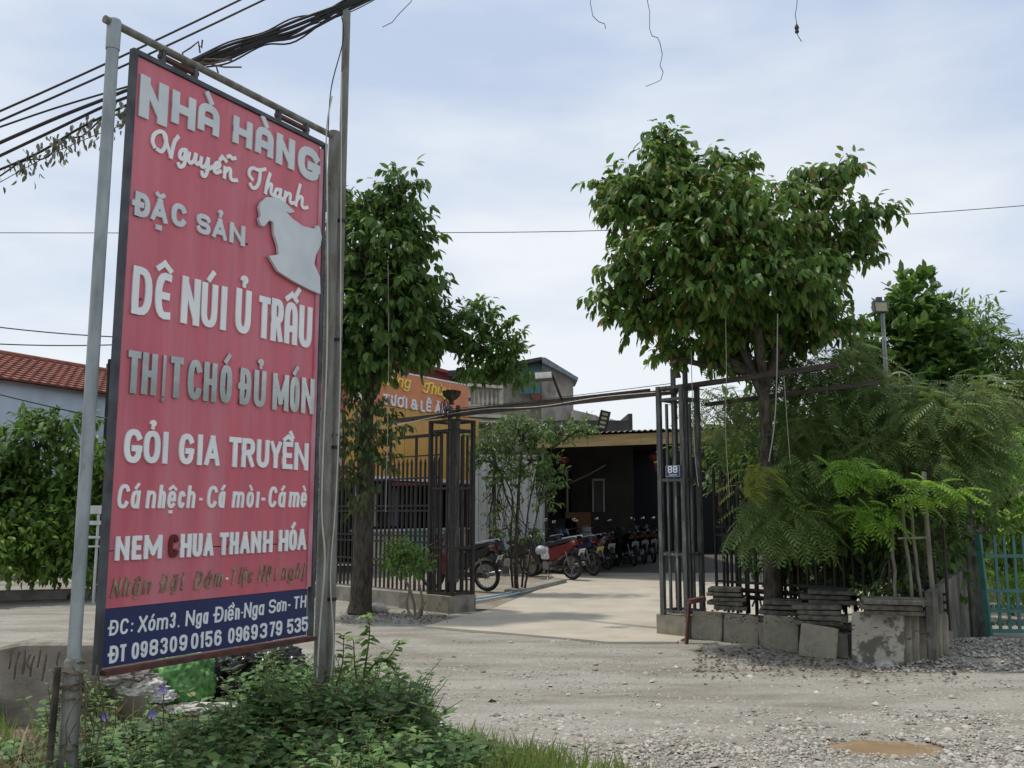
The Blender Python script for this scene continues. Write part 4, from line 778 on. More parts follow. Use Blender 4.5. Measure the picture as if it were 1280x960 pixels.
# ------------------------------------------------------------------ stacked concrete slabs on the right
def slab(name, c, size, rot, mat, label, group):
    import bmesh
    bm = bmesh.new(); bmesh.ops.create_cube(bm, size=1); bmesh.ops.subdivide_edges(bm, edges=bm.edges[:], cuts=7, use_grid_fill=True); sd = random.uniform(0, 99); dims = sorted(size)
    for v in bm.verts:
        q = Vector((v.co.x*size[0], v.co.y*size[1], v.co.z*size[2])); nz = noise.noise(q*9+Vector((sd, 0, 0))); n2 = noise.noise(q*24+Vector((sd, 3, 0)))
        onx = sum(abs(abs(c_)-.5) < 1e-4 for c_ in v.co); k = .004*nz+.002*n2
        if onx >= 2: k -= .006+.018*max(0, noise.noise(q*7+Vector((sd, 9, 0))))
        if onx == 3: k -= .012
        v.co = q+q.normalized()*k if onx >= 2 else q+Vector((v.co.x*2*(abs(abs(v.co.x)-.5) < 1e-4), v.co.y*2*(abs(abs(v.co.y)-.5) < 1e-4), v.co.z*2*(abs(abs(v.co.z)-.5) < 1e-4)))*k
    me = bpy.data.meshes.new(name); bm.to_mesh(me); bm.free(); me.materials.append(mt[mat])
    o = link(name, me); ORG[o.name] = Vector(c); props(o, label, 'slab', group); o.location = c; o.rotation_euler = rot; return o
g1 = 'square concrete slabs standing on edge'
def front_slab(u0, u1, vt, vb, label, mat='slab', tilt=-8, yaw=None, roll=0, thick=.05, dy=0):
    a = G(u0, vb); b = G(u1, vb+ (u1-u0)*.09); wd = (b-a).length; mid = (a+b)/2; h = (vb-vt)/1150*mid.y/math.cos(R(tilt)); yaw_ = math.atan2((b-a).y, (b-a).x) if yaw is None else R(yaw)
    c = mid+Vector((-math.sin(yaw_), math.cos(yaw_), 0))*(math.sin(R(-tilt))*h/2+thick/2)+Vector((0, 0, h/2*math.cos(R(tilt))))
    return slab('concrete_slab', c, (wd*.985, thick, h), (R(tilt), R(roll), yaw_), mat, label, g1)
front_slab(863, 902, 765, 799, 'leftmost square slab standing in front of the right fence, nearest the gate')
front_slab(904, 948, 769, 803, 'second standing slab from the gate, between leftmost slab and dark gap')
front_slab(953, 998, 771, 812, 'third standing slab from the gate, below the leafy short stack')
front_slab(999, 1047, 783, 822, 'fourth standing slab from the gate, leaning over to the left', roll=5)
big = front_slab(1064, 1131, 768, 829, 'big pale mottled slab at the front of the leaning row by the wall corner', 'slabl', tilt=-10, thick=.06)
for k in range(6):
    o = big.copy(); COL.objects.link(o); dd = Vector((-math.sin(big.rotation_euler.z), math.cos(big.rotation_euler.z), 0)); sx_ = Vector((math.cos(big.rotation_euler.z), math.sin(big.rotation_euler.z), 0))
    o.location = big.location+dd*(.075*(k+1))+sx_*(.055*(k+1)+random.uniform(-.015, .015))+Vector((0, 0, random.uniform(-.03, .02)-.004*k)); o.rotation_euler.x += random.uniform(-.03, .02)
    o.data = big.data.copy(); o.data.materials.clear(); o.data.materials.append(mt['slab'])
    o['label'] = ('slab leaning directly behind the big pale mottled slab', 'third slab back in the leaning row behind the pale one', 'fourth slab back in the leaning row by the corner', 'fifth slab back in the leaning row by the corner', 'sixth slab back in the leaning row, next to last', 'last slab of the leaning row, closest to the mouldy wall')[k]
def stack(u0, u1, v, n, label, nn, th=.047, dep=.34, mat='slabm'):
    xr_ = ((u0+u1)/2-640)/FPX; Y = (nn+GR.x*GN.x+GR.y*GN.y)/(xr_*GN.x+GN.y)
    a = P(u0, v, Y); b = P(u1, v, Y); wd = (b-a).length*1.05
    for i in range(n):
        c = (a+b)/2+Vector((random.uniform(-.045, .045), dep/2+random.uniform(-.04, .04), -th*1.12*(i+.5)))
        pos_ = 'topmost' if i == 0 else 'bottom' if i == n-1 else ('second', 'third', 'fourth', 'fifth')[i-1]
        slab('concrete_slab', c, (wd*random.uniform(.88, 1.03), dep, th*random.uniform(.8, 1.1)), (random.uniform(-.02, .02), random.uniform(-.015, .015), -.30+random.uniform(-.1, .1)), mat, pos_+' slab from the top of the flat '+label if 0 < i < n-1 else pos_+' slab of the flat '+label, 'flat lying concrete slabs')
m = MB(); m.box(along(GR, 1.15, .13, -.10), (1.7, .24, .25), rz=ang); m.box(along(GR, 1.95, .125, .06), (.5, .42, .24), rz=ang); m.build('rubble_ledge', 'wallc', label='rough low ledge of old concrete behind the standing slabs', cat='ledge')
stack(892, 935, 735, 5, 'stack nearest the gate column', .02)
stack(958, 1003, 751, 3, 'stack covered with fallen leaves before the trunk', .05)
stack(1002, 1058, 757, 4, 'stack in the middle above the tilted slab', .30)
stack(1012, 1072, 738, 3, 'stack set back behind the middle stack', -.1)
stack(1090, 1164, 749, 3, 'stack on top beside the mouldy wall corner', .42, .05, .40)
# mouldy corner wall, pillar, teal gate
C0 = G(1171, 834); C1 = G(1206, 806)+Vector((.12, .1, 0)); 
wd_ = (C1-C0); wa = math.atan2(wd_.y, wd_.x); wn = Vector((-math.sin(wa), math.cos(wa), 0))
m = MB(); L_ = wd_.length; z_a, z_b = .72, .86
for i in range(1):
    vs = []
    for (p, z) in ((C0, z_a), (C1, z_b)): vs += [p+Vector((0, 0, -.05)), p+Vector((0, 0, z)), p+wn*.07+Vector((0, 0, z)), p+wn*.07+Vector((0, 0, -.05))]
    m.add(vs, [(0, 1, 2, 3), (4, 7, 6, 5), (0, 4, 5, 1), (1, 5, 6, 2), (2, 6, 7, 3)])
m.build('corner_wall', 'black_wall', label='low black mould stained wall running back to the dark pillar', cat='wall')
pp = G(1222, 800)+Vector((.02, .25, 0)); pil = thing('gate_pillar', 'dark mouldy concrete pillar with a capped urn, left of the teal gate', 'pillar', pp)
h_ = P(1222, 664, pp.y).z; m = MB(); m.box(pp+Vector((0, 0, h_/2)), (.30, .34, h_), rz=.5); m.build('shaft', 'black_wall', pil); m = MB(); m.box(pp+Vector((0, 0, h_+.04)), (.42, .44, .09), rz=.5); m.build('cap', 'black_wall', pil)
m = MB(); m.lathe(pp+Vector((0, 0, h_+.08)), [(.15, 0), (.13, .1), (.10, .35), (.09, .5), (.12, .56), (.05, .62)], 14); m.build('urn', 'black_wall', pil, smooth=True)
ga = thing('teal_gate', 'teal painted metal bar gate at the right edge behind the pillar', 'gate', G(1250, 800))
g0 = G(1238, 803)+Vector((.05, .1, 0)); g1_ = Vector((g0.x+2.4, g0.y-.35, 0)); gd = (g1_-g0).normalized(); gzt = P(1238, 668, g0.y).z
m = MB(); m.bar(g0+Vector((0, 0, .02)), g0+Vector((-.06, 0, gzt)), .06, .06); m.build('stile', 'teal', ga)
for k in range(1, 22): 
    p = g0+gd*(.02+k*.105); m = MB(); m.box((p.x, p.y, (gzt+.12)/2), (.032, .022, gzt-.14), rz=math.atan2(gd.y, gd.x)); m.build('bar', 'teal', ga)
for z in (.12, .35, .58, gzt-.25): m = MB(); m.bar(g0+Vector((0, 0, z)), g1_+Vector((0, 0, z)), .05 if z < .5 else .03, .04); m.build('rail', 'teal', ga)
m = MB()
for k in range(44):
    for r_ in range(2):
        p = g0+gd*(.05+k*.053)+Vector((0, 0, .20+r_*.20)); m.lathe(p, [(.018, -.018), (.024, 0), (.018, .018)], 6, axis='Y')
m.build('scrollwork', 'teal', ga, kind='stuff')
# bamboo props
bp_ = [((1135, 618), (1152, 748)), ((1128, 625), (1140, 750)), ((1155, 590), (1168, 770)), ((1115, 660), (1120, 750))]
for k, (a, b) in enumerate(bp_):
    m = MB(); m.tube(wob(P(*b, 9.5), P(*a, 9.6), 5, .012), .017 if k != 2 else .026, 7); m.build('bamboo_prop', 'bamboo', cat='pole', group='bamboo props in the right hedge', label=('left of the two thin bamboo poles before the corner of the fence', 'thinner bamboo pole standing just beside the first', 'thickest pale bamboo pole next to the mouldy wall', 'short bamboo stick in the dark gap of the hedge')[k])
m = MB(); m.tube([P(1122, 673, 9.4), P(1158, 672, 9.4)], .012, 6); m.build('bamboo_prop', 'bamboo', cat='pole', group='bamboo props in the right hedge', label='short horizontal bamboo tie across the poles near the corner')

# ================================================================== BUILDINGS BEHIND
# wedding shop with ochre board
s0 = P(470, 640, 23.4); s1 = P(583, 640, 26.6); s0.z = s1.z = 0; sdv = (s1-s0).normalized(); sn = Vector((sdv.y, -sdv.x, 0)); sa = math.atan2(sdv.y, sdv.x)
shop = thing('wedding_shop', 'shop with an orange and ochre fascia and an open dark front behind the iron fence', 'shop', s0, (0, 0, sa))
def SB(name, mat, x0, x1, z0, z1, y=0, d=.06, parent=shop, **k): m = MB(); m.box(((x0+x1)/2, y, (z0+z1)/2), (x1-x0, d, z1-z0)); return m.build(name, mat, parent, world=False, **k)
LS = (s1-s0).length
def SS(u, v):
    dd = ray(u, v); o = Vector((0, 0, EYE)); t = (s0-o).dot(sn)/dd.dot(sn); p = o+dd*t; return ((p-s0).dot(sdv), p.z)
zt1 = SS(517, 470)[1]; zor = SS(540, 516)[1]; zbt = SS(530, 598)[1]
SB('orange_fascia', 'orange', -1.2, LS, zor+.01, zt1, -.02); SB('fascia_trim', 'enamelw', -1.2, LS, zt1+.002, zt1+.04, -.02, .08)
nb = 5
for k in range(nb): SB('ochre_panel', 'yellow', -1.2+k*(LS+1.75)/nb+.01, -1.2+(k+1)*(LS+1.75)/nb-.01, zbt, zor, 0)
SB('white_trim', 'enamelw', -1.2, LS+.5, zbt-.09, zbt-.004, -.03, .1)
SB('red_fascia', 'redsign', -5.6, -1.25, zor-.25, zt1-.15, -.06); SB('striped_awning', 'grey', -5.6, -1.25, zbt+.2, zor-.30, .05)
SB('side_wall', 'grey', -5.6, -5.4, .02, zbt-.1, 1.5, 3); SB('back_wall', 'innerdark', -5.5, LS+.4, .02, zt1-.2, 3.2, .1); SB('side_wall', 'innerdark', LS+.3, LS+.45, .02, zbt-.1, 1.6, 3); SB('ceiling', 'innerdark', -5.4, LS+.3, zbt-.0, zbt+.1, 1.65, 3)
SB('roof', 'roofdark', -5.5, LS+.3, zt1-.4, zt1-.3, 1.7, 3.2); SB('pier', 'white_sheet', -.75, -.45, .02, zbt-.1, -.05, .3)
SB('shutter_frame', 'redsign', -5.3, -1.1, zbt-.1, zbt+.18, -.02)
zc = SS(500, 664)[1]
for k in range(6):
    SB('counter_panel', 'creamw' if k in (0, 1, 5) else plain('mint_panel', (.33, .50, .43), .6), -.4+k*(LS+.6)/6+.008, -.4+(k+1)*(LS+.6)/6-.008, .03, zc, .1, .05)
SB('counter_top', 'enamelw', -.45, LS+.25, zc+.002, zc+.05, .25, .45)
def shoptext(chars, base, top, tk, mat, shear=0):
    for it in chars:
        ch, ul, ur = it; vb, vt = interp(base, (ul+ur)/2), interp(top, (ul+ur)/2); a = SS(ul, vb); b = SS(ur, vb); zt_ = SS((ul+ur)/2, vt)[1]; h_ = zt_-a[1]; zb_ = SS((ul+ur)/2, vb)[1]; h_ = zt_-zb_; w_ = b[0]-a[0]
        m = MB(); k = 0
        for q, tt in strokes(ch, max(w_, tk*h_*1.2), h_, min(tk*h_, w_*.5 if w_ > .12 else tk*h_), shear): ribbon(m, q, tt, lambda q_, z: (a[0]+q_[0], -z, zb_+q_[1]), .045, .04, k*1e-3); k += 1
        if m.v: m.build('letter', mat, shop, world=False)
shoptext([('T', 476, 484), ('Ư', 486, 492), ('Ơ', 494, 502), ('I', 503, 507), ('&', 511, 519), ('L', 523, 529), ('Ễ', 530, 536), ('Ă', 541, 548), ('N', 550, 557)], [(476, 505), (507, 511.5), (536, 515), (557, 518)], [(476, 492), (507, 498), (536, 502.5), (557, 506)], .2, 'enamelw')
shoptext([('H', 466, 474), ('ư', 477, 483), ('ơ', 485, 491), ('n', 493, 500), ('g', 502, 509)], [(466, 480), (509, 486)], [(466, 463), (509, 471)], .13, 'gilt', .25)
shoptext([('𝒯', 526, 535), ('h', 536, 542), ('ù', 543.5, 550), ('y', 551.5, 558)], [(526, 491), (560, 497)], [(526, 476), (560, 482)], .14, 'gilt', .25)
m = MB(); m.box((SS(524, 510)[0], -.07, (SS(524, 512)[1]+SS(524, 502)[1])/2), (.05, .04, .26)); m.box((SS(526, 514)[0], -.07, SS(524, 513.5)[1]), (.16, .04, .05)); m.build('letter', 'enamelw', shop, world=False)
a = SS(437, 500); m = MB(); 
for q, tt in strokes('H', .30, .42, .09): ribbon(m, q, tt, lambda q_, z: (a[0]+q_[0], -z, a[1]+q_[1]), .085, .04, 0)
m.build('letter', 'enamelw', shop, world=False)
# garments in the shop
for k, (u, matn, wd2, label) in enumerate(((492, 'clothr', .28, 'red gown hanging at the left of the shop window'), (503, 'clothw', .24, 'white gown with bare shoulders hanging in the shop'), (515, 'clothk', .26, 'dark dress hanging beside the white gown'), (528, 'cloth', .22, 'blue grey shirt hanging in the middle of the shop'), (537, 'clothk', .22, 'black suit hanging under the fascia in the shop'), (549, 'clothk', .26, 'black coat hanging at right centre of the shop'), (576, 'clothr', .36, 'broad red dress at the right end of the shop'))):
    x, z1_ = SS(u, 618); c = s0+sdv*x-sn*1.0; zz = c.z; hgt = 1.05; t = thing('garment', label, 'garment', (c.x, c.y, 1.1), group='garments hanging in the wedding shop')
    m = MB(); prof = [(.02, 2.22), (.06, 2.18), (.42, 2.10), (.5, 1.98), (.36, 1.75), (.42, 1.5), (.55, 1.25), (.6, 1.12)]
    m.lathe((c.x, c.y, 0), [(r_*wd2, z_) for r_, z_ in prof][::-1], 14, sy=.45); m.build('cloth', matn, t, smooth=True)
    m = MB(); m.tube([(c.x, c.y, 2.2), (c.x, c.y, 2.32)], .008, 5); m.build('hanger', 'alu', t)
SB('rail', 'alu', -.3, LS, 2.31, 2.34, 1.0, .03)
# grey concrete house with balcony
GH = thing('concrete_house', 'grey unplastered concrete house with a white balustrade and teal shutters above the garage', 'house', P(640, 640, 31))
GH.location.z = 0; ORG[GH.name] = Vector(GH.location)
def wallpoly(pts, Y, depth, name, mat, parent, dY=0):
    n = len(pts); m = MB(); a = [P(u, v, Y+dY*(u-pts[0][0])) for u, v in pts]; b = [p+Vector((0, depth, 0)) for p in a]
    m.add(a+b, [tuple(range(n)), tuple(range(2*n-1, n-1, -1))]+[(i, i+n, (i+1) % n+n, (i+1) % n) for i in range(n)]); return m.build(name, mat, parent)
wallpoly([(560, 478), (616, 478), (678, 465), (678, 640), (560, 640)], 31, 6, 'wall', 'grey', GH)
wallpoly([(677, 455), (716.5, 472), (718, 640), (676, 640)], 30.6, 7, 'tower_wall', 'grey', GH)
wallpoly([(652, 449.5), (676, 450), (676, 466), (652, 471)], 30.7, .4, 'teal_cladding', 'tealsheet', GH)
wallpoly([(560, 463), (600, 461), (655, 450), (676.5, 446), (680, 449), (655, 455), (600, 468), (560, 470)], 30.2, 2, 'roof_slab', 'roofdark', GH)
wallpoly([(677.5, 446.5), (682, 447), (723, 472), (722, 476), (700, 464), (678, 453)], 30.1, 1.5, 'roof_edge', M('roof_edge_grey', (.20, .24, .26), (.14, .17, .18), rough=.6), GH)
for k in range(6): u = 648+k*4.7; wallpoly([(u, 476+k*.4), (u+4.3, 475.6+k*.4), (u+4.3, 492-k*.0), (u, 492)], 30.55-.0*k, .08, 'shutter_board', 'tealsheet', GH)
for j in range(3):
    for k in range(5-j): u = 664+k*2.9+j*1.2; wallpoly([(u, 493+j*2), (u+2.5, 493+j*2), (u+2.5, 494.6+j*2), (u, 494.6+j*2)], 30.5, .08, 'brick', 'brick', GH)
# balcony
def HP(u, v): return P(u, v, 29.4)
for (v0, v1, d, u0, u1) in ((473.5, 479, .5, 581, 629), (482, 485.5, .35, 583, 628), (508, 514, .4, 581, 629), (519, 523, .55, 575, 634), (527, 529, .5, 575, 636)):
    wallpoly([(u0, v0-3), (u1, v0), (u1, v1), (u0, v1-3)], 29.2-.01*v0/100, d, 'balcony_moulding', 'creamw', GH)
wallpoly([(583, 478), (588, 478), (588, 509), (583, 509)], 29.3, .3, 'balcony_pier', 'creamw', GH); wallpoly([(624, 480), (629, 480), (629, 511), (624, 511)], 29.3, .3, 'balcony_pier', 'creamw', GH)
for k in range(6):
    u = 592.5+k*5.6; top_, bot = P(u, 485.5, 29.45), P(u, 508.5, 29.45); h_ = top_.z-bot.z; m = MB()
    m.lathe(bot, [(.05, 0), (.05, h_*.06), (.03, h_*.1), (.065, h_*.3), (.03, h_*.55), (.03, h_*.75), (.05, h_*.92), (.05, h_)], 10); m.build('baluster', 'creamw', GH, smooth=True)
wallpoly([(582, 530), (640, 530), (640, 640), (582, 640)], 29.9, .2, 'lower_wall', 'grey', GH)
RH = thing('red_roofed_house', 'house with dark red sheet metal roof peeping out over the orange fascia', 'house', P(540, 640, 33)); RH.location.z = 0; ORG[RH.name] = Vector(RH.location)
wallpoly([(470, 452), (522, 452), (580, 472), (580, 640), (470, 640)], 33, 5, 'wall', 'redroof', RH)
wallpoly([(470, 446), (522, 452), (578, 468), (578, 471), (522, 456.5), (470, 450)], 32.5, 5, 'roof', 'redroof', RH)
wl2 = thing('stepped_wall', 'grey rendered wall sloping down to a small white capped parapet behind the garage roof', 'wall', P(740, 640, 29)); wl2.location.z = 0; ORG[wl2.name] = Vector(wl2.location)
wallpoly([(716, 512), (745, 519), (760, 527), (772, 534), (772, 640), (716, 640)], 29, 3, 'render', 'grey', wl2)
wallpoly([(764, 526), (776, 530), (776, 640), (764, 640)], 28.6, 2, 'pier', 'creamw', wl2); wallpoly([(762, 523), (779, 528), (777, 531), (762, 527)], 28.5, 2.2, 'cap', 'enamelw', wl2)
# white panels between shop and garage
pw = thing('panel_wall', 'white corrugated sheet wall behind the slender tree, left of the garage', 'wall', P(640, 640, 22.6)); pw.location.z = 0; ORG[pw.name] = Vector(pw.location)
x0_ = P(588, 640, 22.8).x; x1_ = P(681, 640, 22.8).x; 
for k in range(9):
    wv = (x1_-x0_)/9; xx0 = x0_+k*wv; m = MB(); m.box((xx0+wv/2, 22.8, 1.65), (wv-.012, .03, 2.5)); m.box((xx0+.02, 22.77, 1.65), (.03, .03, 2.5)); m.build('panel', 'white_sheet', pw)
m = MB(); m.box(((x0_+x1_)/2, 22.85, 1.5), (x1_-x0_, .04, 2.96)); m.build('backing', 'inner', pw); m = MB(); m.box(((x0_+x1_)/2, 22.74, .2), (x1_-x0_, .10, .36)); m.build('plinth', 'wallc', pw)
for u in (589, 618): q = P(u, 640, 22.4); m = MB(); m.box((q.x, q.y, 1.55), (.09, .09, 3.1)); m.build('post', 'roofdark', pw)
# garage
gr_ = thing('garage', 'open fronted garage with a corrugated roof and ochre fascia over dark parked motorbikes', 'garage', (4, 22.9, 0))
ya, yb = 21.8, 20.4      # fascia comes nearer on the right
fx0, fx1 = P(672, 560, ya).x, 5.2
def fY(x): return ya+(yb-ya)*(x-fx0)/(P(829, 554, yb).x-fx0)
zf = P(760, 557, fY(2.3)).z; zf2 = P(760, 543, fY(2.3)).z
for k in range(4):
    a = fx0+(fx1-fx0)*k/4; b = fx0+(fx1-fx0)*(k+1)/4-.006; m = MB(); m.bar((a, fY(a), (zf+zf2)/2), (b, fY(b), (zf+zf2)/2), .05, zf2-zf); m.build('fascia_board', 'fascia', gr_)
m = MB(); nseg = 80; vs = []; fs = []
for i in range(nseg+1):
    x = fx0-.2+(fx1-fx0+.4)*i/nseg; z = zf2+.05+.022*math.sin(i*PI*.5*2/1.0+.4*i)
    z = zf2+.05+(.022 if i % 2 else -.022); vs += [(x, fY(x)-.18, z), (x, 33, z+.55)]
for i in range(nseg): fs.append((2*i, 2*i+2, 2*i+3, 2*i+1))
m.add(vs, fs); m.build('corrugated_roof', M('roof_sheet', (.26, .25, .24), (.14, .13, .12), rough=.6), gr_)
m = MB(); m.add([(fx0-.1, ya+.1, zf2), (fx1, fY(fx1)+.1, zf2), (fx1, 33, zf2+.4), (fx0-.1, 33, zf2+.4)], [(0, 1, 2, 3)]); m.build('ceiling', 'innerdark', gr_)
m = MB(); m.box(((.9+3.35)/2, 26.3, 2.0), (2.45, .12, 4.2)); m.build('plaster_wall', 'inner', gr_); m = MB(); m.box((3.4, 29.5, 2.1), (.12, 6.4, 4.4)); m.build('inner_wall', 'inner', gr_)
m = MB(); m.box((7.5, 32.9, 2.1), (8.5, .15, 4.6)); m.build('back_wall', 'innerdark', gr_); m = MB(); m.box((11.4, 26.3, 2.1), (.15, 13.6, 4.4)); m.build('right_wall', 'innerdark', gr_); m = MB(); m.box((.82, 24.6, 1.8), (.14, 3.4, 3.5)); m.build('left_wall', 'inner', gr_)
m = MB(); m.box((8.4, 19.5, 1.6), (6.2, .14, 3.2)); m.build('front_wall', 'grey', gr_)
def GP(u, v): return P(u, v, 26.2)
for (u0, v0, u1, v1) in ((740, 600, 742.5, 640), (753.5, 600, 756, 640), (740, 598.5, 756, 601)): a = GP(u0, v0); b = GP(u1, v1); m = MB(); m.box(((a.x+b.x)/2, 26.2, (a.z+b.z)/2), (abs(b.x-a.x), .05, abs(a.z-b.z))); m.build('window_frame', 'white_sheet', gr_)
a, b = GP(742.6, 601.2), GP(753.4, 640); m = MB(); m.box(((a.x+b.x)/2, 26.23, (a.z+b.z)/2), (abs(b.x-a.x), .02, abs(a.z-b.z))); m.build('window_pane', 'black', gr_)
for u in (704, 709, 713): a = P(u, 600, 26.0); m = MB(); m.box((a.x, a.y, 1.7), (.09 if u != 709 else .05, .06, 1.9)); m.build('door_post', 'innerdark' if u != 709 else 'white_sheet', gr_)
m = MB(); m.tube([P(712, 604, 25.8), P(738, 592, 25.6), P(757, 581, 25.4)], .02, 6); m.build('slanting_pipe', 'white_sheet', gr_)
for u in (679.5,): a = P(u, 640, 22.5); m = MB(); m.tube([(a.x, a.y, .03), (a.x, a.y, zf)], .035, 10); m.build('post', 'galv', gr_)
for k, (u, v, wd2, hh, label) in enumerate(((697, 657, 1.0, .40, 'pale cardboard carton in front of the garage plaster wall at left'), (722, 653, .7, .55, 'brown cardboard carton beside the pale carton in the garage'))):
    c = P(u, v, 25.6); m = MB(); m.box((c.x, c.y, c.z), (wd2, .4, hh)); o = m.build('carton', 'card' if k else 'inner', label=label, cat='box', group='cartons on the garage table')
tb = thing('table', 'dark low table carrying cartons at the back of the garage', 'table', (1.9, 25.6, .04)); m = MB(); zt_t = P(700, 657, 25.6).z-.28; m.box((1.85, 25.6, zt_t-.03), (2.1, .6, .05)); m.build('tabletop', 'innerdark', tb)
for x in (.95, 2.8):
    for y in (25.4, 25.8): m = MB(); m.box((x, y, (zt_t-.05)/2+.02), (.06, .06, zt_t-.09)); m.build('leg', 'innerdark', tb)
for k, (u, v, Y, lab) in enumerate(((703.5, 574, 22.9, 'red round lantern hanging at the left of the garage opening'), (820, 570, 21.9, 'red round lantern hanging beside the right gate column'))):
    c = P(u, v, Y); t = thing('lantern', lab, 'lantern', c, group='red lanterns under the garage fascia'); rr = .17; m = MB(); pr = [(.05, -.13)]+[(rr*math.cos(R(a)), .12*math.sin(R(a))) for a in range(-65, 66, 13)]+[(.05, .13)]
    m.lathe(c, pr, 20); m.build('shade', 'lantern', t, smooth=True); m = MB(); m.lathe(c, [(.055, -.17), (.055, -.13)], 12); m.build('collar', 'gilt', t)
    m = MB(); m.lathe(c, [(.035, -.36), (.06, -.17)], 10); m.build('tassel', 'lantern', t); m = MB(); m.tube([c+Vector((0, 0, .13)), (c.x, c.y, zf+.1)], .006, 4); m.build('cord', 'cable', t)
# solar street lamp head on the garage roof
lensm = plain('yellowish_lens', (.34, .32, .20), .3); sl_ = thing('solar_lamp', 'dark solar lamp head with four yellowish windows leaning on the garage roof', 'lamp', P(757, 546, 22.3)); c = P(754, 527, 22.3)
rm = Matrix.Rotation(R(14), 3, 'Y')@Matrix.Rotation(R(10), 3, 'X'); m = MB(); m.box(c, (.25, .07, .54), rot=rm); m.build('housing', 'black', sl_)
for k in range(4): m = MB(); m.box(c+rm@Vector((0, -.042, .19-k*.105)), (.135, .012, .062), rot=rm); m.build('lens', lensm, sl_)  # lenses carry a plain yellowish colour
m = MB(); m.tube([c+rm@Vector((0, 0, -.26)), P(758, 549, 22.4)], .05, 8); m.build('bracket', 'black', sl_)
sl_['label'] = 'dark lamp head with four pale square lenses leaning above the garage roof'
# floodlight on pole at right
fp = thing('floodlight_pole', 'thin grey pole carrying a square floodlight above the right hedge', 'lamp post', G(1112, 770)); Yf = 12.0
a = P(1109, 486, Yf); b = P(1103, 392, Yf); m = MB(); m.tube([Vector((a.x+.05, Yf, 0)), a, b], .026, 10); m.build('pole', 'galv', fp)
c = P(1100, 384, Yf); rm = Matrix.Rotation(R(-10), 3, 'X'); m = MB(); m.box(c, (.19, .07, .165), rot=rm); m.build('housing', 'lampgrey', fp); m = MB(); m.box(c+Vector((0, -.04, -.005)), (.15, .012, .12), rot=rm); m.build('lens', plain('warm_lens', (.42, .38, .24), .2), fp); m = MB(); m.box(c+Vector((-.01, 0, .11)), (.07, .05, .05)); m.build('driver_box', 'lampgrey', fp)
ho = thing('arched_frame', 'small white arched metal frame sticking out of the hedge under the floodlight', 'frame', P(1125, 490, 11.5)); m = MB(); c = P(1125, 482, 11.5); r_ = .17
m.tube([c+Vector((-r_, 0, -.12))]+[c+Vector((-r_*math.cos(a), 0, r_*math.sin(a))) for a in np.linspace(0, PI, 13)]+[c+Vector((r_, 0, -.12))], .010, 6); m.build('hoop', 'cablew', ho)
m = MB(); m.tube([c+Vector((0, 0, r_)), c+Vector((0, 0, -.1))], .008, 5); m.build('upright', 'cablew', ho)
for z in (-.0, -.1): m = MB(); m.tube([c+Vector((-r_, 0, z)), c+Vector((r_, 0, z))], .008, 5); m.build('crossbar', 'cablew', ho)
# pipes along the driveway edge
for k, lab in enumerate(('upper pale plastic pipe along the left edge of the driveway', 'lower pale plastic pipe along the left edge of the driveway')):
    m = MB(); m.tube(spline([G(585, 754+k*4)+Vector((0, 0, .06)), G(630, 747+k*3)+Vector((0, 0, .06)), G(680, 735+k*2)+Vector((0, 0, .06))], 4), .022, 7); m.build('plastic_pipe', 'pvc', label=lab, cat='pipe', group='pipes beside the driveway')
m = MB(); a = G(640, 745); b = G(700, 730); m.bar(a+Vector((0, 0, .07)), b+Vector((0, 0, .07)), .3, .08); m.build('yard_kerb', 'concrete', kind='structure')

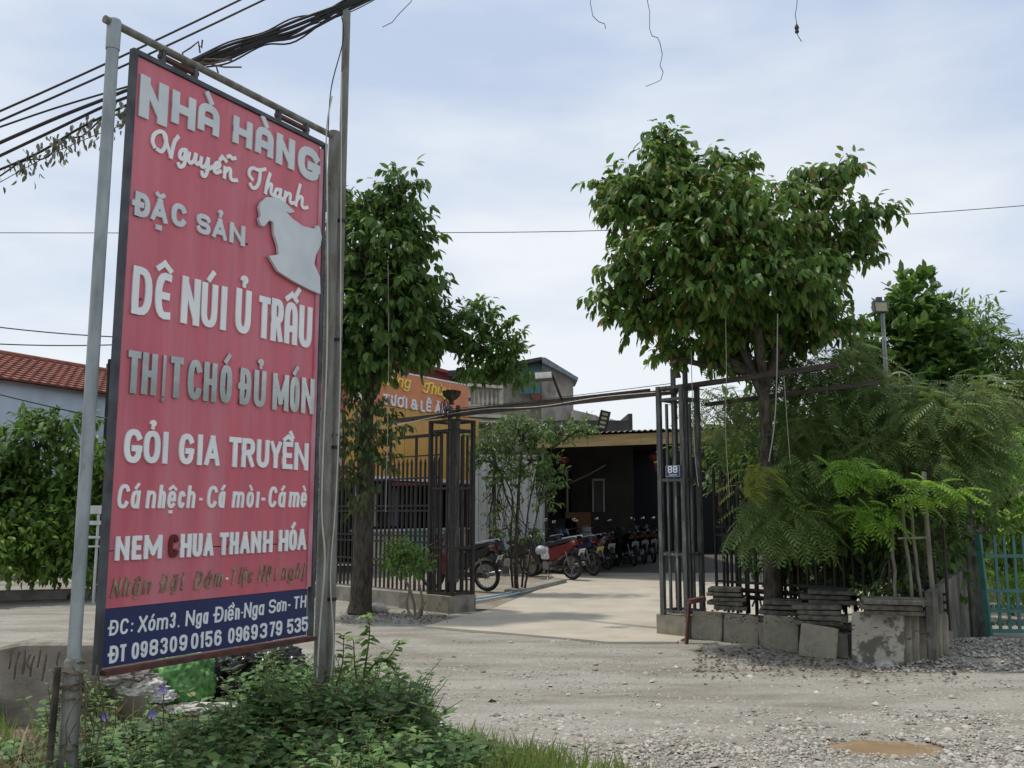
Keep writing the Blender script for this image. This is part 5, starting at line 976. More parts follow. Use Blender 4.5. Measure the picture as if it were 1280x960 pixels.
# ================================================================== MOTORBIKES
def make_bike(bodymat, label, platemat='plate', shield='black', carrier=False):
    t = thing('motorbike', label, 'motorbike', group='motorbikes parked in the yard and garage')
    def W(x):
        m = MB(); pr = []; Rr, r_ = .25, .035
        n, q = 28, 8; vs = []; fs = []
        for i in range(n):
            a = 2*PI*i/n
            for j in range(q): b = 2*PI*j/q; rad = Rr+r_*math.cos(b); vs.append((x+rad*math.cos(a), r_*1.05*math.sin(b), .285+rad*math.sin(a)))
        for i in range(n):
            for j in range(q): fs.append((i*q+j, ((i+1) % n)*q+j, ((i+1) % n)*q+(j+1) % q, i*q+(j+1) % q))
        m.add(vs, fs); wobj = m.build('wheel', 'rubber', t, world=False, smooth=True); ORG[wobj.name] = Vector()
        m = MB(); m.add([(x+k_*math.cos(2*PI*i/n), y, .285+k_*math.sin(2*PI*i/n)) for i in range(n) for k_, y in ((.222, -.018), (.205, -.012), (.205, .012), (.222, .018))], [(i*4+j, i*4+j+1, ((i+1) % n)*4+j+1, ((i+1) % n)*4+j) for i in range(n) for j in range(3)])
        m.lathe((x, 0, .285), [(.045, -.05), (.05, -.03), (.05, .03), (.045, .05)], 12, axis='Y')
        for i in range(18): a = 2*PI*i/18; m.tube([(x+.04*math.cos(a+.3), .02*(-1)**i, .285+.04*math.sin(a+.3)), (x+.207*math.cos(a), 0, .285+.207*math.sin(a))], .003, 3, cap=False)
        m.build('rim', 'alu', wobj, world=False)
    W(0); W(1.22)
    def PR(name, mat, prof, y0, y1, bv=.3): MB().prism(prof, y0, y1, bv).build(name, mat, t, world=False, smooth=True)
    PR('tail_fairing', bodymat, [(-.20, .83), (-.12, .70), (.12, .58), (.36, .42), (.56, .36), (.66, .46), (.60, .66), (.34, .74), (.05, .80), (-.12, .87)], -.12, .12)
    PR('seat', 'seat', [(-.14, .86), (.05, .80), (.34, .745), (.62, .70), (.70, .76), (.60, .82), (.42, .80), (.30, .86), (.05, .90), (-.10, .92)], -.115, .115)
    PR('leg_shield', bodymat, [(.74, .34), (.84, .62), (.94, .90), (1.04, .98), (1.12, .90), (1.05, .72), (1.0, .50), (.90, .30)], -.17, .17, .15)
    PR('centre_tunnel', shield, [(.52, .34), (.56, .60), (.70, .62), (.86, .58), (.88, .36), (.7, .28)], -.07, .07)
    PR('front_fender', bodymat, [(1.02, .52), (1.10, .60), (1.24, .62), (1.38, .56), (1.47, .44), (1.44, .42), (1.34, .52), (1.22, .57), (1.12, .55), (1.05, .49)], -.05, .05)
    PR('rear_fender', 'black', [(-.02, .62), (-.22, .58), (-.34, .44), (-.37, .44), (-.27, .66), (-.16, .74), (.05, .70)], -.06, .06)
    PR('headlamp_cowl', bodymat, [(.90, .96), (.94, 1.06), (1.04, 1.10), (1.12, 1.04), (1.12, .95), (1.02, .92)], -.12, .12)
    MB().lathe((1.12, 0, 1.01), [(.08, -.01), (.075, .025), (.03, .04)], 14, axis='X').build('headlamp', 'glassw', t, world=False, smooth=True)
    MB().prism([(-.23, .86), (-.24, .76), (-.15, .73), (-.12, .84)], -.075, .075).build('tail_lamp', 'tail', t, world=False, smooth=True)
    for sg in (1, -1):
        MB().box((-.20, sg*.11, .79), (.05, .05, .04)).build('indicator', 'amber', t, world=False)
        MB().tube([(.0, sg*.085, .285), (.08, sg*.10, .62)], .018, 8).build('shock_absorber', 'alu', t, world=False)
        MB().tube([(1.22, sg*.07, .285), (1.02, sg*.07, .92)], .016, 8).build('fork', 'alu', t, world=False)
        MB().tube(spline([(.96, sg*.25, 1.06), (.95, sg*.28, 1.18), (.93, sg*.30, 1.24)], 3), .006, 5).build('mirror_stalk', 'black', t, world=False)
        MB().lathe((.92, sg*.31, 1.26), [(.02, .012), (.05, .008), (.052, -.004), (.045, -.008)], 14, axis='X', sx=1.1, sy=.75).build('mirror', 'chrome', t, world=False, smooth=True)
        MB().tube([(.93, sg*.2, 1.04), (.86, sg*.36, 1.05)], .016, 8).build('grip', 'rubber', t, world=False)
    MB().tube([(.95, -.2, 1.04), (.98, 0, 1.0), (.95, .2, 1.04)], .012, 6).build('handlebar', 'alu', t, world=False)
    MB().tube(spline([(-.26, -.10, .93), (-.18, -.13, .95), (.12, -.14, .90)], 4)+[], .012, 6).build('grab_rail', 'silverp', t, world=False); MB().tube(spline([(-.26, .10, .93), (-.18, .13, .95), (.12, .14, .90)], 4), .012, 6).build('grab_rail', 'silverp', t, world=False)
    m = MB(); m.box((.62, 0, .30), (.26, .20, .18)); m.lathe((.62, 0, .30), [(.09, -.15), (.10, -.1), (.10, .1), (.09, .15)], 14, axis='Y'); m.tube([(.70, 0, .33), (.90, 0, .38)], .06, 10); m.build('engine', 'alu', t, world=False, smooth=True)
    m = MB(); m.bar((.55, .09, .29), (0, .09, .285), .03, .05); m.bar((.55, -.09, .29), (0, -.09, .285), .03, .06); m.build('swingarm', 'black', t, world=False)
    MB().tube(spline([(.85, -.10, .24), (.6, -.13, .17), (.3, -.14, .22), (.2, -.145, .25)], 3)+[Vector((.18, -.15, .26)), Vector((-.22, -.16, .34)), Vector((-.24, -.16, .345))], [.015]*10+[.04, .045, .03], 10).build('exhaust', 'alu' if bodymat != 'bluep' else 'black', t, world=False, smooth=True)
    m = MB(); m.tube([(.60, .1, .2), (.50, .25, .02)], .01, 5); m.build('side_stand', 'alu', t, world=False); m = MB(); m.tube([(.66, -.2, .22), (.66, .2, .22)], .012, 6); m.build('foot_peg', 'rubber', t, world=False)
    rm = Matrix.Rotation(R(-24), 3, 'Y'); m = MB(); m.box((-.30, 0, .61), (.008, .19, .14), rot=rm); pl_ = m.build('licence_plate', platemat, t, world=False); ORG[pl_.name] = Vector()
    m = MB()
    for r_i, zz in enumerate((.03, -.028)):
        for k in range(4 if r_i == 0 else 5): m.box(Vector((-.30, 0, .61))+rm@Vector((-.0052, -.06+k*.12/(3 if r_i == 0 else 4), zz)), (.002, .014, .038), rot=rm)
    m.build('plate_digits', 'black', pl_, world=False)
    return t
def place_bike(t, rear, heading, lean=5):
    t.location = (rear.x, rear.y, .04); t.rotation_euler = (R(-lean), 0, heading)
b1_ = make_bike('redp', 'red motorbike with two plates, nearest of the row before the garage', 'plate'); 
place_bike(b1_, G(716, 727), math.atan2(.72, -.80))
b0_ = copy_tree(b1_); b0_['label'] = 'black and red motorbike half hidden behind the left gate column'; 
for ch in b0_.children:
    if ch.name.startswith(('tail_fairing', 'front_fender', 'headlamp_cowl')): ch.data = ch.data.copy(); ch.data.materials[0] = mt['black']
    if ch.name.startswith('leg_shield'): ch.data = ch.data.copy(); ch.data.materials[0] = mt['redp']
for ch in b1_.children:
    if ch.name.startswith(('leg_shield', 'front_fender', 'headlamp_cowl')): ch.data = ch.data.copy(); ch.data.materials[0] = mt['black']
place_bike(b0_, G(609, 742), math.atan2(.50, -.87))
b2_ = make_bike('bluep', 'dark blue motorbike with a yellow plate beside the red one', 'platey'); place_bike(b2_, G(742, 722), math.atan2(.84, -.62))
b3_ = make_bike('silverp', 'grey scooter draped with a pale blue cloth, third in the row', 'plate', 'silverp'); place_bike(b3_, G(760, 714.5), math.atan2(.92, -.40))
for k, (u, v, h, lab) in enumerate(((793, 710, 100, 'black motorbike deep in the garage shade, fourth in the row'), (806, 707, 96, 'dark motorbike at the right end of the row, almost lost in shade'), (668, 722, 150, 'dark motorbike parked sideways behind the slender tree'), (690, 713, 120, 'dark motorbike standing just behind the red one'), (775, 703, 95, 'dark motorbike behind the grey scooter'), (726, 704, 118, 'dark motorbike in the second rank behind the yellow plated one'), (700, 719, 138, 'black motorbike squeezed in just left of the red one'), (818, 705, 94, 'last dark motorbike, nearest the right gate column'))):
    c_ = copy_tree(b0_ if k != 1 else b2_); c_['label'] = lab
    for ch in c_.children:
        if ch.name.startswith(('leg_shield',)): ch.data = ch.data.copy(); ch.data.materials[0] = mt['black']
        if ch.name.startswith(('licence_plate',)) and k in (1,): ch.data = ch.data.copy(); ch.data.materials[0] = mt['plate']
    place_bike(c_, G(u, v), R(h))
def lump(name, c, r, mat, label, cat, seed=0, sq=(1, 1, 1), amp=.35, freq=3.0, n=3, **k):
    import bmesh
    bm = bmesh.new(); bmesh.ops.create_icosphere(bm, subdivisions=n, radius=1)
    for v in bm.verts:
        d = v.co.normalized(); s_ = 1+amp*noise.noise(d*freq+Vector((seed, 0, 0)))+amp*.5*noise.noise(d*freq*2.7+Vector((seed, 5, 0))); s_ += k.get('crumple', 0)*(1-2*abs(noise.noise(d*freq*3.1+Vector((seed, 2, 0))))-.6*abs(noise.noise(d*freq*7+Vector((seed, 7, 1))))); v.co = Vector((d.x*sq[0], d.y*sq[1], d.z*sq[2]))*r*s_
        if v.co.z < -r*sq[2]*.75: v.co.z = -r*sq[2]*.75
    me = bpy.data.meshes.new(name); bm.to_mesh(me); bm.free(); me.materials.append(mt[mat] if isinstance(mat, str) else mat)
    for p in me.polygons: p.use_smooth = k.get('smooth', False)
    o = link(name, me, k.get('parent')); o.location = Vector(c) if not k.get('parent') else Vector(c)-ORG[k['parent'].name]; ORG[o.name] = Vector(c); return props(o, label, cat, k.get('group'))
c = P(683, 693, G(716, 727).y+.3); lump('plastic_bag', c, .12, 'whitebag', 'white plastic bag hanging from the red motorbike handlebar', 'bag', 3, (1, .6, 1.2), .5, 4)
m = MB(); c = P(741, 678, G(760, 714.5).y-.1); vs = []; fs = []
for i in range(9):
    for j in range(9): vs.append(c+Vector(((i-4)*.045, .03*math.sin(j*1.3+i)-.02*(j > 3), .1-j*.05-.006*(i-4)**2)))
for i in range(8):
    for j in range(8): a = i*9+j; fs.append((a, a+1, a+10, a+9))
m.add(vs, fs); o = m.build('draped_cloth', 'cloth', label='pale blue grey cloth draped over the scooter', cat='cloth', smooth=True)
md = o.modifiers.new('thick', 'SOLIDIFY'); md.thickness = .01
for k, (u, v, Y, lab) in enumerate(((676, 690, 20.2, 'silver helmet hanging at the left of the red motorbike'),)):
    lump('helmet', P(u, v-2, Y), .12, 'silverp', lab, 'helmet', 9, (1, 1, .9), .03, 1, smooth=True)

# ================================================================== THE TWO BIG TREES
YT = 10.9
def bl(u, v, Y, rx, ry, rz, d=1): return (P(u, v, Y), rx, ry, rz, d)
base_r = Vector((P(962, 640, YT).x, YT, .05)); f1 = P(955, 465, YT)
big_tree = bushy('broadleaf_tree', 'big dark green tree with drooping leaves rising behind the right fence', 'tree',
  [bl(822, 172, YT, .07, .08, .12, 2), bl(845, 180, YT, .06, .08, .07, 2), bl(925, 203, YT, .06, .08, .12, 2), bl(1000, 213, YT, .05, .06, .10, 2), bl(1030, 300, YT, .2, .2, .1), bl(1095, 262, YT, .12, .12, .05, 1.5), bl(1050, 208, YT, .12, .12, .04, 1.5), bl(756, 250, YT, .09, .1, .05, 1.5), bl(755, 372, YT, .1, .1, .04, 1.5), bl(752, 222, YT, .08, .1, .04, 1.5), bl(825, 232, YT-.1, 0.42, 0.42, 0.31), bl(826, 193, YT, 0.17, 0.18, 0.19, 1.2), bl(790, 262, YT-.2, 0.32, 0.34, 0.24), bl(880, 255, YT-.4, 0.46, 0.46, 0.31), bl(888, 212, YT, 0.22, 0.24, 0.12), bl(926, 225, YT, 0.15, 0.18, 0.19, 1.2), bl(905, 285, YT-.7, 0.50, 0.46, 0.33),
   bl(965, 275, YT-.4, 0.42, 0.42, 0.28), bl(1005, 240, YT, 0.25, 0.25, 0.13), bl(1040, 216, YT, 0.20, 0.18, 0.07), bl(1040, 285, YT-.1, 0.32, 0.29, 0.16), bl(1085, 268, YT, 0.20, 0.20, 0.10), bl(1062, 305, YT, 0.20, 0.18, 0.11), bl(830, 320, YT-.5, 0.44, 0.50, 0.27), bl(775, 335, YT-.1, 0.20, 0.25, 0.10), bl(790, 372, YT, 0.24, 0.25, 0.11),
   bl(900, 350, YT-.7, 0.50, 0.46, 0.30), bl(975, 345, YT-.6, 0.46, 0.46, 0.30), bl(1015, 340, YT-.1, 0.30, 0.34, 0.27), bl(850, 392, YT-.1, 0.46, 0.42, 0.24, 1.3), bl(930, 400, YT, 0.42, 0.42, 0.24, 1.4), bl(1000, 395, YT+.1, 0.35, 0.34, 0.24, 1.3), bl(795, 402, YT, 0.25, 0.25, 0.08), bl(765, 368, YT, .14, .16, .05), bl(770, 228, YT, .16, .2, .06), bl(1062, 212, YT, .12, .14, .04), bl(1106, 262, YT, .08, .1, .04), bl(1085, 318, YT, .1, .12, .06), bl(905, 192, YT, .08, .1, .05), bl(930, 445, YT+.35, 0.42, 0.21, 0.15, 1), bl(1035, 405, YT+.3, 0.30, 0.25, 0.18), bl(875, 430, YT+.2, 0.32, 0.34, 0.10), bl(905, 300, YT+.7, 0.76, 0.42, 0.44), bl(985, 430, YT+.3, 0.25, 0.25, 0.13), bl(832, 445, YT+.2, 0.15, 0.17, 0.06, .6)],
  58, 9, .138, DARKLEAF, base_r, .115, droop=.85, spread=.22, n_single=300, shell=.66,
  stems=[[base_r, base_r+Vector((.0, 0, 1.2)), P(958, 560, YT), P(955, 475, YT)], [P(957, 500, YT), P(925, 430, YT), P(905, 375, YT-.1), P(880, 300, YT-.1)], [P(956, 490, YT), P(975, 420, YT), P(985, 370, YT), P(1010, 300, YT)], [P(956, 480, YT), P(948, 410, YT-.3), P(940, 330, YT-.4)], [P(957, 470, YT+.1), P(1010, 400, YT+.2), P(1040, 330, YT+.2)]])
YL = 13.6
base_l = G(450, 768); YL = base_l.y; base_l.z = 0
left_tree = bushy('broadleaf_tree', 'tall narrow dark tree with glossy leaves just right of the red sign', 'tree',
  [bl(500, 232, YL, 0.22, 0.23, 0.24, 1.2), bl(478, 262, YL, 0.38, 0.36, 0.29), bl(445, 260, YL, 0.32, 0.36, 0.26), bl(515, 285, YL, 0.27, 0.36, 0.31), bl(470, 310, YL-.3, 0.56, 0.54, 0.39), bl(520, 340, YL, 0.34, 0.36, 0.34), bl(430, 330, YL, 0.50, 0.45, 0.47), bl(490, 370, YL-.4, 0.56, 0.54, 0.39), bl(530, 375, YL, 0.29, 0.36, 0.22), bl(440, 400, YL-.2, 0.59, 0.54, 0.43), bl(500, 420, YL-.3, 0.54, 0.50, 0.33), bl(390, 350, YL, 0.63, 0.54, 0.60), bl(455, 450, YL-.4, 0.54, 0.45, 0.24), bl(525, 428, YL-.1, 0.25, 0.36, 0.14), bl(400, 430, YL, 0.54, 0.54, 0.43)],
  32, 9, .17, DARKLEAF2, base_l, .17, droop=.9, spread=.24, n_single=300, shell=.66,
  stems=[[base_l, base_l+Vector((.03, 0, 1.2)), P(458, 560, YL), P(462, 490, YL)], [P(462, 500, YL), P(450, 430, YL), P(440, 340, YL)], [P(463, 495, YL), P(485, 430, YL), P(495, 340, YL), P(500, 260, YL)], [P(463, 490, YL), P(430, 440, YL), P(400, 380, YL)], [P(490, 440, YL), P(530, 412, YL), P(565, 418, YL), P(610, 440, YL)]])
data = crown([bl(572, 395, YL, 0.18, 0.23, 0.14), bl(600, 392, YL, .22, .25, .12), bl(590, 425, YL, .28, .3, .2), bl(625, 440, YL, .24, .3, .2), bl(600, 460, YL, .24, .3, .16), bl(645, 468, YL, .22, .25, .10), bl(556, 405, YL, .14, .2, .12), bl(622, 405, YL, .12, .2, .07), bl(640, 425, YL, .14, .2, .07)], 85, 8, .115, .6, .2)
ORG_t = left_tree; Pn, Dn, U_, S_, _ = data; scatter('side_branch_foliage', LT, LF, Pn, Dn, U_, S_, DARKLEAF2, left_tree, kind='stuff')
data = crown([bl(455, 500, YL-.3, .30, .25, .2), bl(440, 540, YL-.3, .26, .25, .3), bl(470, 560, YL-.3, .22, .22, .3), bl(430, 590, YL-.2, .2, .2, .3), bl(480, 535, YL-.3, .22, .2, .16), bl(450, 620, YL-.2, .14, .2, .3, .5)], 36, 8, .12, 1.0, .25)
Pn, Dn, U_, S_, _ = data; scatter('creeper_foliage', LT, LF, Pn, Dn, U_, S_, leafmat('leaf_creeper', [(.05, .085, .02), (.085, .13, .03), (.035, .06, .018), (.12, .12, .04)], .5, .3), left_tree, kind='stuff')
# slender small-leaved tree behind left column
YS = 17.0
bushy('slender_tree', 'slender small leaved tree standing between the left gate column and the garage', 'tree',
  [bl(655, 545, YS, .55, .4, .26), bl(700, 540, YS, .45, .4, .16), bl(725, 535, YS, .24, .3, .10), bl(615, 555, YS, .40, .35, .26), bl(660, 580, YS, .55, .4, .24), bl(625, 595, YS, .38, .35, .18), bl(685, 600, YS, .24, .3, .22), bl(645, 528, YS, .3, .3, .12), bl(600, 575, YS, .2, .25, .14), bl(675, 630, YS, .32, .3, .22, .35), bl(625, 650, YS, .28, .3, .22, .3), bl(610, 630, YS, .25, .3, .1, .3), bl(650, 670, YS, .4, .3, .25, .3), bl(612, 665, YS, .1, .1, .06, .6)],
  44, 9, .085, leafmat('leaf_small', [(.07, .14, .03), (.11, .20, .045), (.05, .11, .028), (.15, .24, .06)], .4, .35), G(648, 742), .045, droop=.4, spread=.2,
  stems=[[G(646, 742), P(645, 690, YS), P(648, 620, YS), P(652, 560, YS)], [G(652, 741), P(656, 690, YS), P(660, 640, YS), P(675, 570, YS)], [G(641, 741), P(638, 680, YS), P(640, 620, YS), P(620, 580, YS)], [G(655, 742), P(662, 700, YS), P(668, 660, YS), P(690, 560, YS)]])
# low yellow-green seedling on the kerb left of the column
bushy('potted_shrub', 'small bushy yellow green shrub growing through the left iron fence', 'shrub', [bl(512, 690, 13.6, .22, .2, .10), bl(500, 700, 13.5, .22, .2, .16), bl(520, 705, 13.5, .18, .2, .14), bl(496, 685, 13.6, .1, .1, .1)], 120, 7, .075, MIDLEAF, G(520, 772), .022, spread=.14,
      stems=[[G(520, 772), P(515, 745, 13.5), P(505, 720, 13.5), P(500, 700, 13.5)], [G(526, 771), P(528, 750, 13.5), P(522, 720, 13.5), P(520, 700, 13.5)], [G(515, 773), P(508, 755, 13.5), P(512, 735, 13.5), P(514, 700, 13.5)], [G(519, 775), P(526, 760, 13.4), P(533, 752, 13.4)]], wood='bamboo')

# ------------------------------------------------------------------ feathery shrubs on the right
def fronds(parent, blobs, dens, size, mat, T=(FRT, FRF), n_single=0, droop=.35, joined='foliage', out=.9):
    Pn = []; Dn = []
    for c, rx, ry, rz, d in blobs:
        n = max(3, int(dens*d*(rx*ry+ry*rz+rx*rz)/3*4*PI)); u = unit(n); rr = .35+.65*rng.random((n, 1))
        Pn.append(np.array(c)[None]+u*rr*np.array([rx, ry, rz])[None]); Dn.append(u*np.array([out, out, .4])*.6+.8*unit(n)*np.array([1, 1, .6])+np.array([0, -.3, -droop+.15]))
    Pn = np.concatenate(Pn); Dn = np.concatenate(Dn); n = len(Pn); U = np.array([0, -.25, 1.])[None]+.35*unit(n); Sz = size*(.65+.6*rng.random(n))
    tree_foliage(parent, (Pn, Dn, U, Sz, []), T[0], T[1], mat, n_single, leafname='frond', joined=joined)
YF = 10.2
fa = thing('feathery_shrub', 'feathery shrub hanging over the right fence in front of the trunk, yellow at its tip', 'shrub', G(965, 800)+Vector((0, 1.2, 0)))
fronds(fa, [bl(960, 622, 10.1, .34, .3, .24, 1), bl(985, 650, 9.9, .36, .3, .22, 1), bl(935, 655, 10.0, .16, .2, .18, .9), bl(1010, 655, 9.9, .3, .2, .2, .8), bl(1000, 600, 10.3, .4, .3, .35, 1)], 85, .33, PINLEAF, n_single=150, droop=.6)
fronds(fa, [bl(945, 588, 9.95, .22, .12, .06, 1), bl(1000, 640, 9.7, .06, .05, .08, 1), bl(930, 610, 9.8, .1, .08, .05, 1)], 190, .22, leafmat('leaf_yellow_new', [(.22, .26, .03), (.28, .30, .04), (.16, .22, .03)], .5, .4), n_single=0, joined='new_growth')
m = MB(); 
for k in range(7): m.tube(spline(wob(G(960+k*6, 790)+Vector((0, 1.2, .2)), P(905+k*17, 600+10*(k % 3), 10.3), 4, .05), 3), .015, 5)
m.build('stem', 'bark', fa)
fb = thing('feathery_tree', 'broad feathery leaved tree filling the middle of the right hedge', 'tree', G(1090, 800)+Vector((0, 1.8, 0)))
fronds(fb, [bl(1000, 455, 11.3, .5, .3, .2, .9), bl(1060, 430, 11.4, .4, .3, .15, .7), bl(1030, 470, 11.2, .7, .5, .35, .9), bl(1100, 500, 10.8, .6, .5, .35), bl(1170, 530, 10.2, .55, .5, .45, 1.1), bl(1210, 500, 10.5, .45, .4, .35), bl(1040, 540, 10.8, .6, .5, .45), bl(1110, 580, 10.3, .6, .4, .45), bl(1180, 590, 10.0, .45, .4, .35), bl(1230, 560, 10.5, .35, .4, .45), bl(1050, 620, 10.3, .5, .4, .35), bl(1130, 650, 10.0, .5, .3, .25, .7), bl(905, 525, 11.8, .4, .4, .40, .6), bl(1000, 500, 11.5, .45, .4, .4), bl(1010, 560, 11, .5, .4, .5), bl(880, 500, 11.8, .3, .3, .25, .5)], 95, .30, PINLEAF, n_single=300, droop=.55)
fronds(fb, [bl(1060, 455, 11.2, .6, .4, .18, .8), bl(1130, 490, 10.9, .5, .4, .2), bl(1190, 520, 10.2, .5, .4, .3), bl(1235, 500, 10.6, .35, .3, .25), bl(1120, 560, 10.1, .5, .3, .25, .7), bl(940, 500, 11.3, .4, .3, .25, .7), bl(1000, 540, 10.8, .4, .3, .25, .6)], 80, .25, leafmat('leaf_olive', [(.13, .19, .05), (.18, .23, .06), (.10, .15, .045), (.20, .22, .07)], .5, .4), droop=.5, joined='olive_foliage')
fronds(fb, [bl(1065, 575, 9.7, .17, .1, .04), bl(1095, 588, 9.6, .15, .1, .05), bl(1050, 592, 9.6, .14, .1, .04), bl(1160, 603, 9.4, .16, .1, .04), bl(1195, 612, 9.4, .15, .1, .04), bl(1075, 638, 9.6, .12, .1, .05), bl(1112, 640, 9.5, .08, .08, .14), bl(1090, 650, 9.5, .12, .08, .06), bl(1150, 622, 9.4, .1, .1, .05)], 190, .24, LIMELEAF, (FRL, FRLF), n_single=0, joined='bright_foliage')
m = MB(); bs = ORG[fb.name]
for (u, v, Y) in ((1030, 480, 11.2), (1100, 500, 10.9), (1170, 540, 10.3), (1210, 510, 10.5), (1050, 560, 10.8), (1180, 600, 10.1), (990, 520, 11.4), (1120, 620, 10.2), (1075, 612, 9.8), (1165, 620, 9.6)): m.tube(spline(wob(bs+Vector((random.uniform(-.3, .3), 0, .2)), P(u, v, Y), 5, .06), 3), [.05-.0026*i for i in range(16)], 6)
m.build('trunk', 'bark', fb)
bushy('understory_shrub', 'dark dense undergrowth behind the right iron fence', 'shrub', [bl(1050, 690, 11.2, .8, .3, .5), bl(1130, 700, 10.8, .5, .3, .5), bl(985, 690, 12.0, .5, .3, .4, .6), bl(1080, 600, 11.9, 1.2, .3, .8), bl(1190, 620, 11.5, .6, .3, .8), bl(960, 580, 12.4, .7, .3, .6, .8), bl(1060, 650, 10.6, .55, .25, .35), bl(1130, 680, 10.1, .35, .2, .35), bl(1010, 670, 11.1, .4, .2, .3)], 80, 7, .11, DARKLEAF2, G(1080, 760)+Vector((0, 1, 0)), .04)
bushy('low_plant', 'low leafy plant at the foot of the fence behind the topmost flat slabs', 'plant', [bl(1095, 735, 9.7, .16, .1, .06), bl(1130, 740, 9.7, .10, .1, .05)], 90, 7, .07, MIDLEAF, P(1110, 750, 9.6), .012, spread=.12)
bushy('jackfruit_tree', 'glossy large leaved tree rising behind the floodlight pole', 'tree', [bl(1140, 385, 15, .42, .5, .42), bl(1130, 430, 15, .70, .6, .5), bl(1175, 440, 15, .6, .5, .42), bl(1150, 480, 15, .9, .6, .5), bl(1100, 470, 15.2, .6, .5, .5), bl(1195, 480, 15, .5, .5, .4), bl(1140, 362, 15, .2, .2, .16)], 22, 8, .19, leafmat('leaf_glossy', [(.045, .11, .022), (.08, .17, .03), (.035, .085, .02), (.17, .28, .05)], .45, .38, .5), G(1140, 750)+Vector((0, 2, 0)), .12, T=(LW, LWF), droop=-.55, spread=.28)
bushy('lychee_tree', 'yellowish green tree right of the glossy tree at the right edge', 'tree', [bl(1205, 400, 16, .4, .4, .34), bl(1225, 425, 16, .5, .5, .34), bl(1250, 460, 16, .6, .5, .34, .8), bl(1270, 490, 16, .6, .5, .4, .7), bl(1215, 470, 16, .6, .5, .5), bl(1290, 440, 16, .5, .4, .2, .7), bl(1300, 520, 16, .5, .4, .6), bl(1253, 425, 16, .15, .15, .10, .8)], 28, 8, .17, leafmat('leaf_lychee', [(.09, .17, .03), (.14, .24, .045), (.07, .14, .03), (.22, .30, .06)], .45, .4), G(1250, 740)+Vector((0, 2, 0)), .1, T=(LN, LNF), droop=.3, spread=.3)
bushy('rambling_shrub', 'bright green shrub spilling over behind the teal gate', 'shrub', [bl(1262, 600, 13, .45, .4, .4), bl(1250, 645, 12.8, .4, .4, .3), bl(1290, 640, 13, .5, .4, .6), bl(1235, 580, 13, .3, .3, .3), bl(1280, 700, 13, .5, .4, .5), bl(1250, 720, 13, .4, .4, .4, .6), bl(1275, 560, 13.4, .4, .3, .3)], 60, 8, .12, LIMELEAF, G(1265, 770), .04, T=(LN, LNF), droop=.4, spread=.25)
bushy('backdrop_tree', 'dark tree mass far behind the right hedge', 'tree', [bl(1240, 600, 20, 1.6, .6, 1.6), (P(1340, 560, 20), 1.6, .6, 1.8), bl(1120, 560, 20, 2.0, .6, 1.2), bl(1000, 560, 20, 2, .6, 1.0)], 12, 7, .3, DARKLEAF2, (8.5, 20, 0), .15, spread=.5)
m = MB(); m.box((9.5, 15.2, 1.0), (6.5, .15, 2.0), rz=-.2); m.build('garden_wall', 'wallc', label='grey garden wall hidden behind the foliage beyond the teal gate', cat='wall')
bushy('reflection_tree', 'unseen dark leafy tree beyond the teal gate, added to be mirrored in the steel letters', 'tree', [(Vector((13, 7.5, 2.3)), 2.4, 2, 2.1), (Vector((17, 5.5, 2.65)), 2.8, 2, 2.45)], 7, 7, .34, DARKLEAF2, (14, 7.5, 0), .14, spread=.6)  # unseen trees, added and sized for their dark reflection in the steel letters
bushy('reflection_tree', 'second unseen dark leafy tree past the teal gate, added to be mirrored in the steel letters', 'tree', [(Vector((21, 9, 3.0)), 3, 2, 2.8), (Vector((22, 2, 3.0)), 3, 2, 2.8)], 6, 7, .38, DARKLEAF2, (21, 6, 0), .16, spread=.6)
for k, (pl, lab) in enumerate(((([(864, 440), (865, 480), (868, 560), (873, 608)]), 'leftmost of the pale strings hanging from the big tree'), ([(907, 398), (908, 470), (907, 540), (912, 622)], 'second pale string hanging from the big tree, left of its trunk'), ([(972, 392), (971, 470), (968, 530), (961, 577)], 'thick pale string hanging right of the big trunk'), ([(980, 470), (984, 530), (988, 580)], 'pale stick like string right beside the thick one'))):
    m = MB(); m.tube(spline([P(a, b, 10.0) for a, b in pl], 4), .004 if k != 2 else .007, 5); m.build('hanging_string', 'string', label=lab, cat='string', group='strings hanging from the big tree')
m = MB(); m.tube(spline([P(485, 330, YL-.9), P(486, 440, YL-.9), P(484, 560, YL-.9), P(482, 640, YL-.9)], 4), .006, 4); m.build('hanging_string', 'string', label='pale string hanging from the left tree before the iron fence', cat='string', group='strings hanging from the big tree')

# ================================================================== FOREGROUND: rubbish, weeds, grass, stones
def VG(x, y):
    e1 = min(1, max(0, (6.55-(x+1)*.55-max(0, x+.2)*.7-y)/.6)); e2 = min(1, max(0, (1.05-x)/.8)); return max(0, -.05+e1*e2*.13)
lump('rubbish_bag', P(305, 845, 6.3), .29, 'bag', 'large black plastic rubbish bag behind the sign bottom', 'bag', 1, (1.1, .8, .8), .25, 2, 5, crumple=.16, smooth=True)
lump('rubbish_bag', P(342, 838, 6.5), .20, 'bag', 'smaller black rubbish bag at the right of the heap', 'bag', 5, (1.1, .8, .8), .25, 2, 5, crumple=.16, smooth=True)
lump('rubbish_bag', P(262, 862, 6.2), .18, 'bag', 'black rubbish bag slumped between green bag and large bag', 'bag', 8, (1, .8, .8), .25, 2, 5, crumple=.16, smooth=True)
lump('net_bag', P(228, 852, 5.9), .19, 'greenbag', 'bright green plastic bag on the rubbish heap', 'bag', 2, (1, .7, .9), .22, 2.2, 5, crumple=.14, smooth=True)
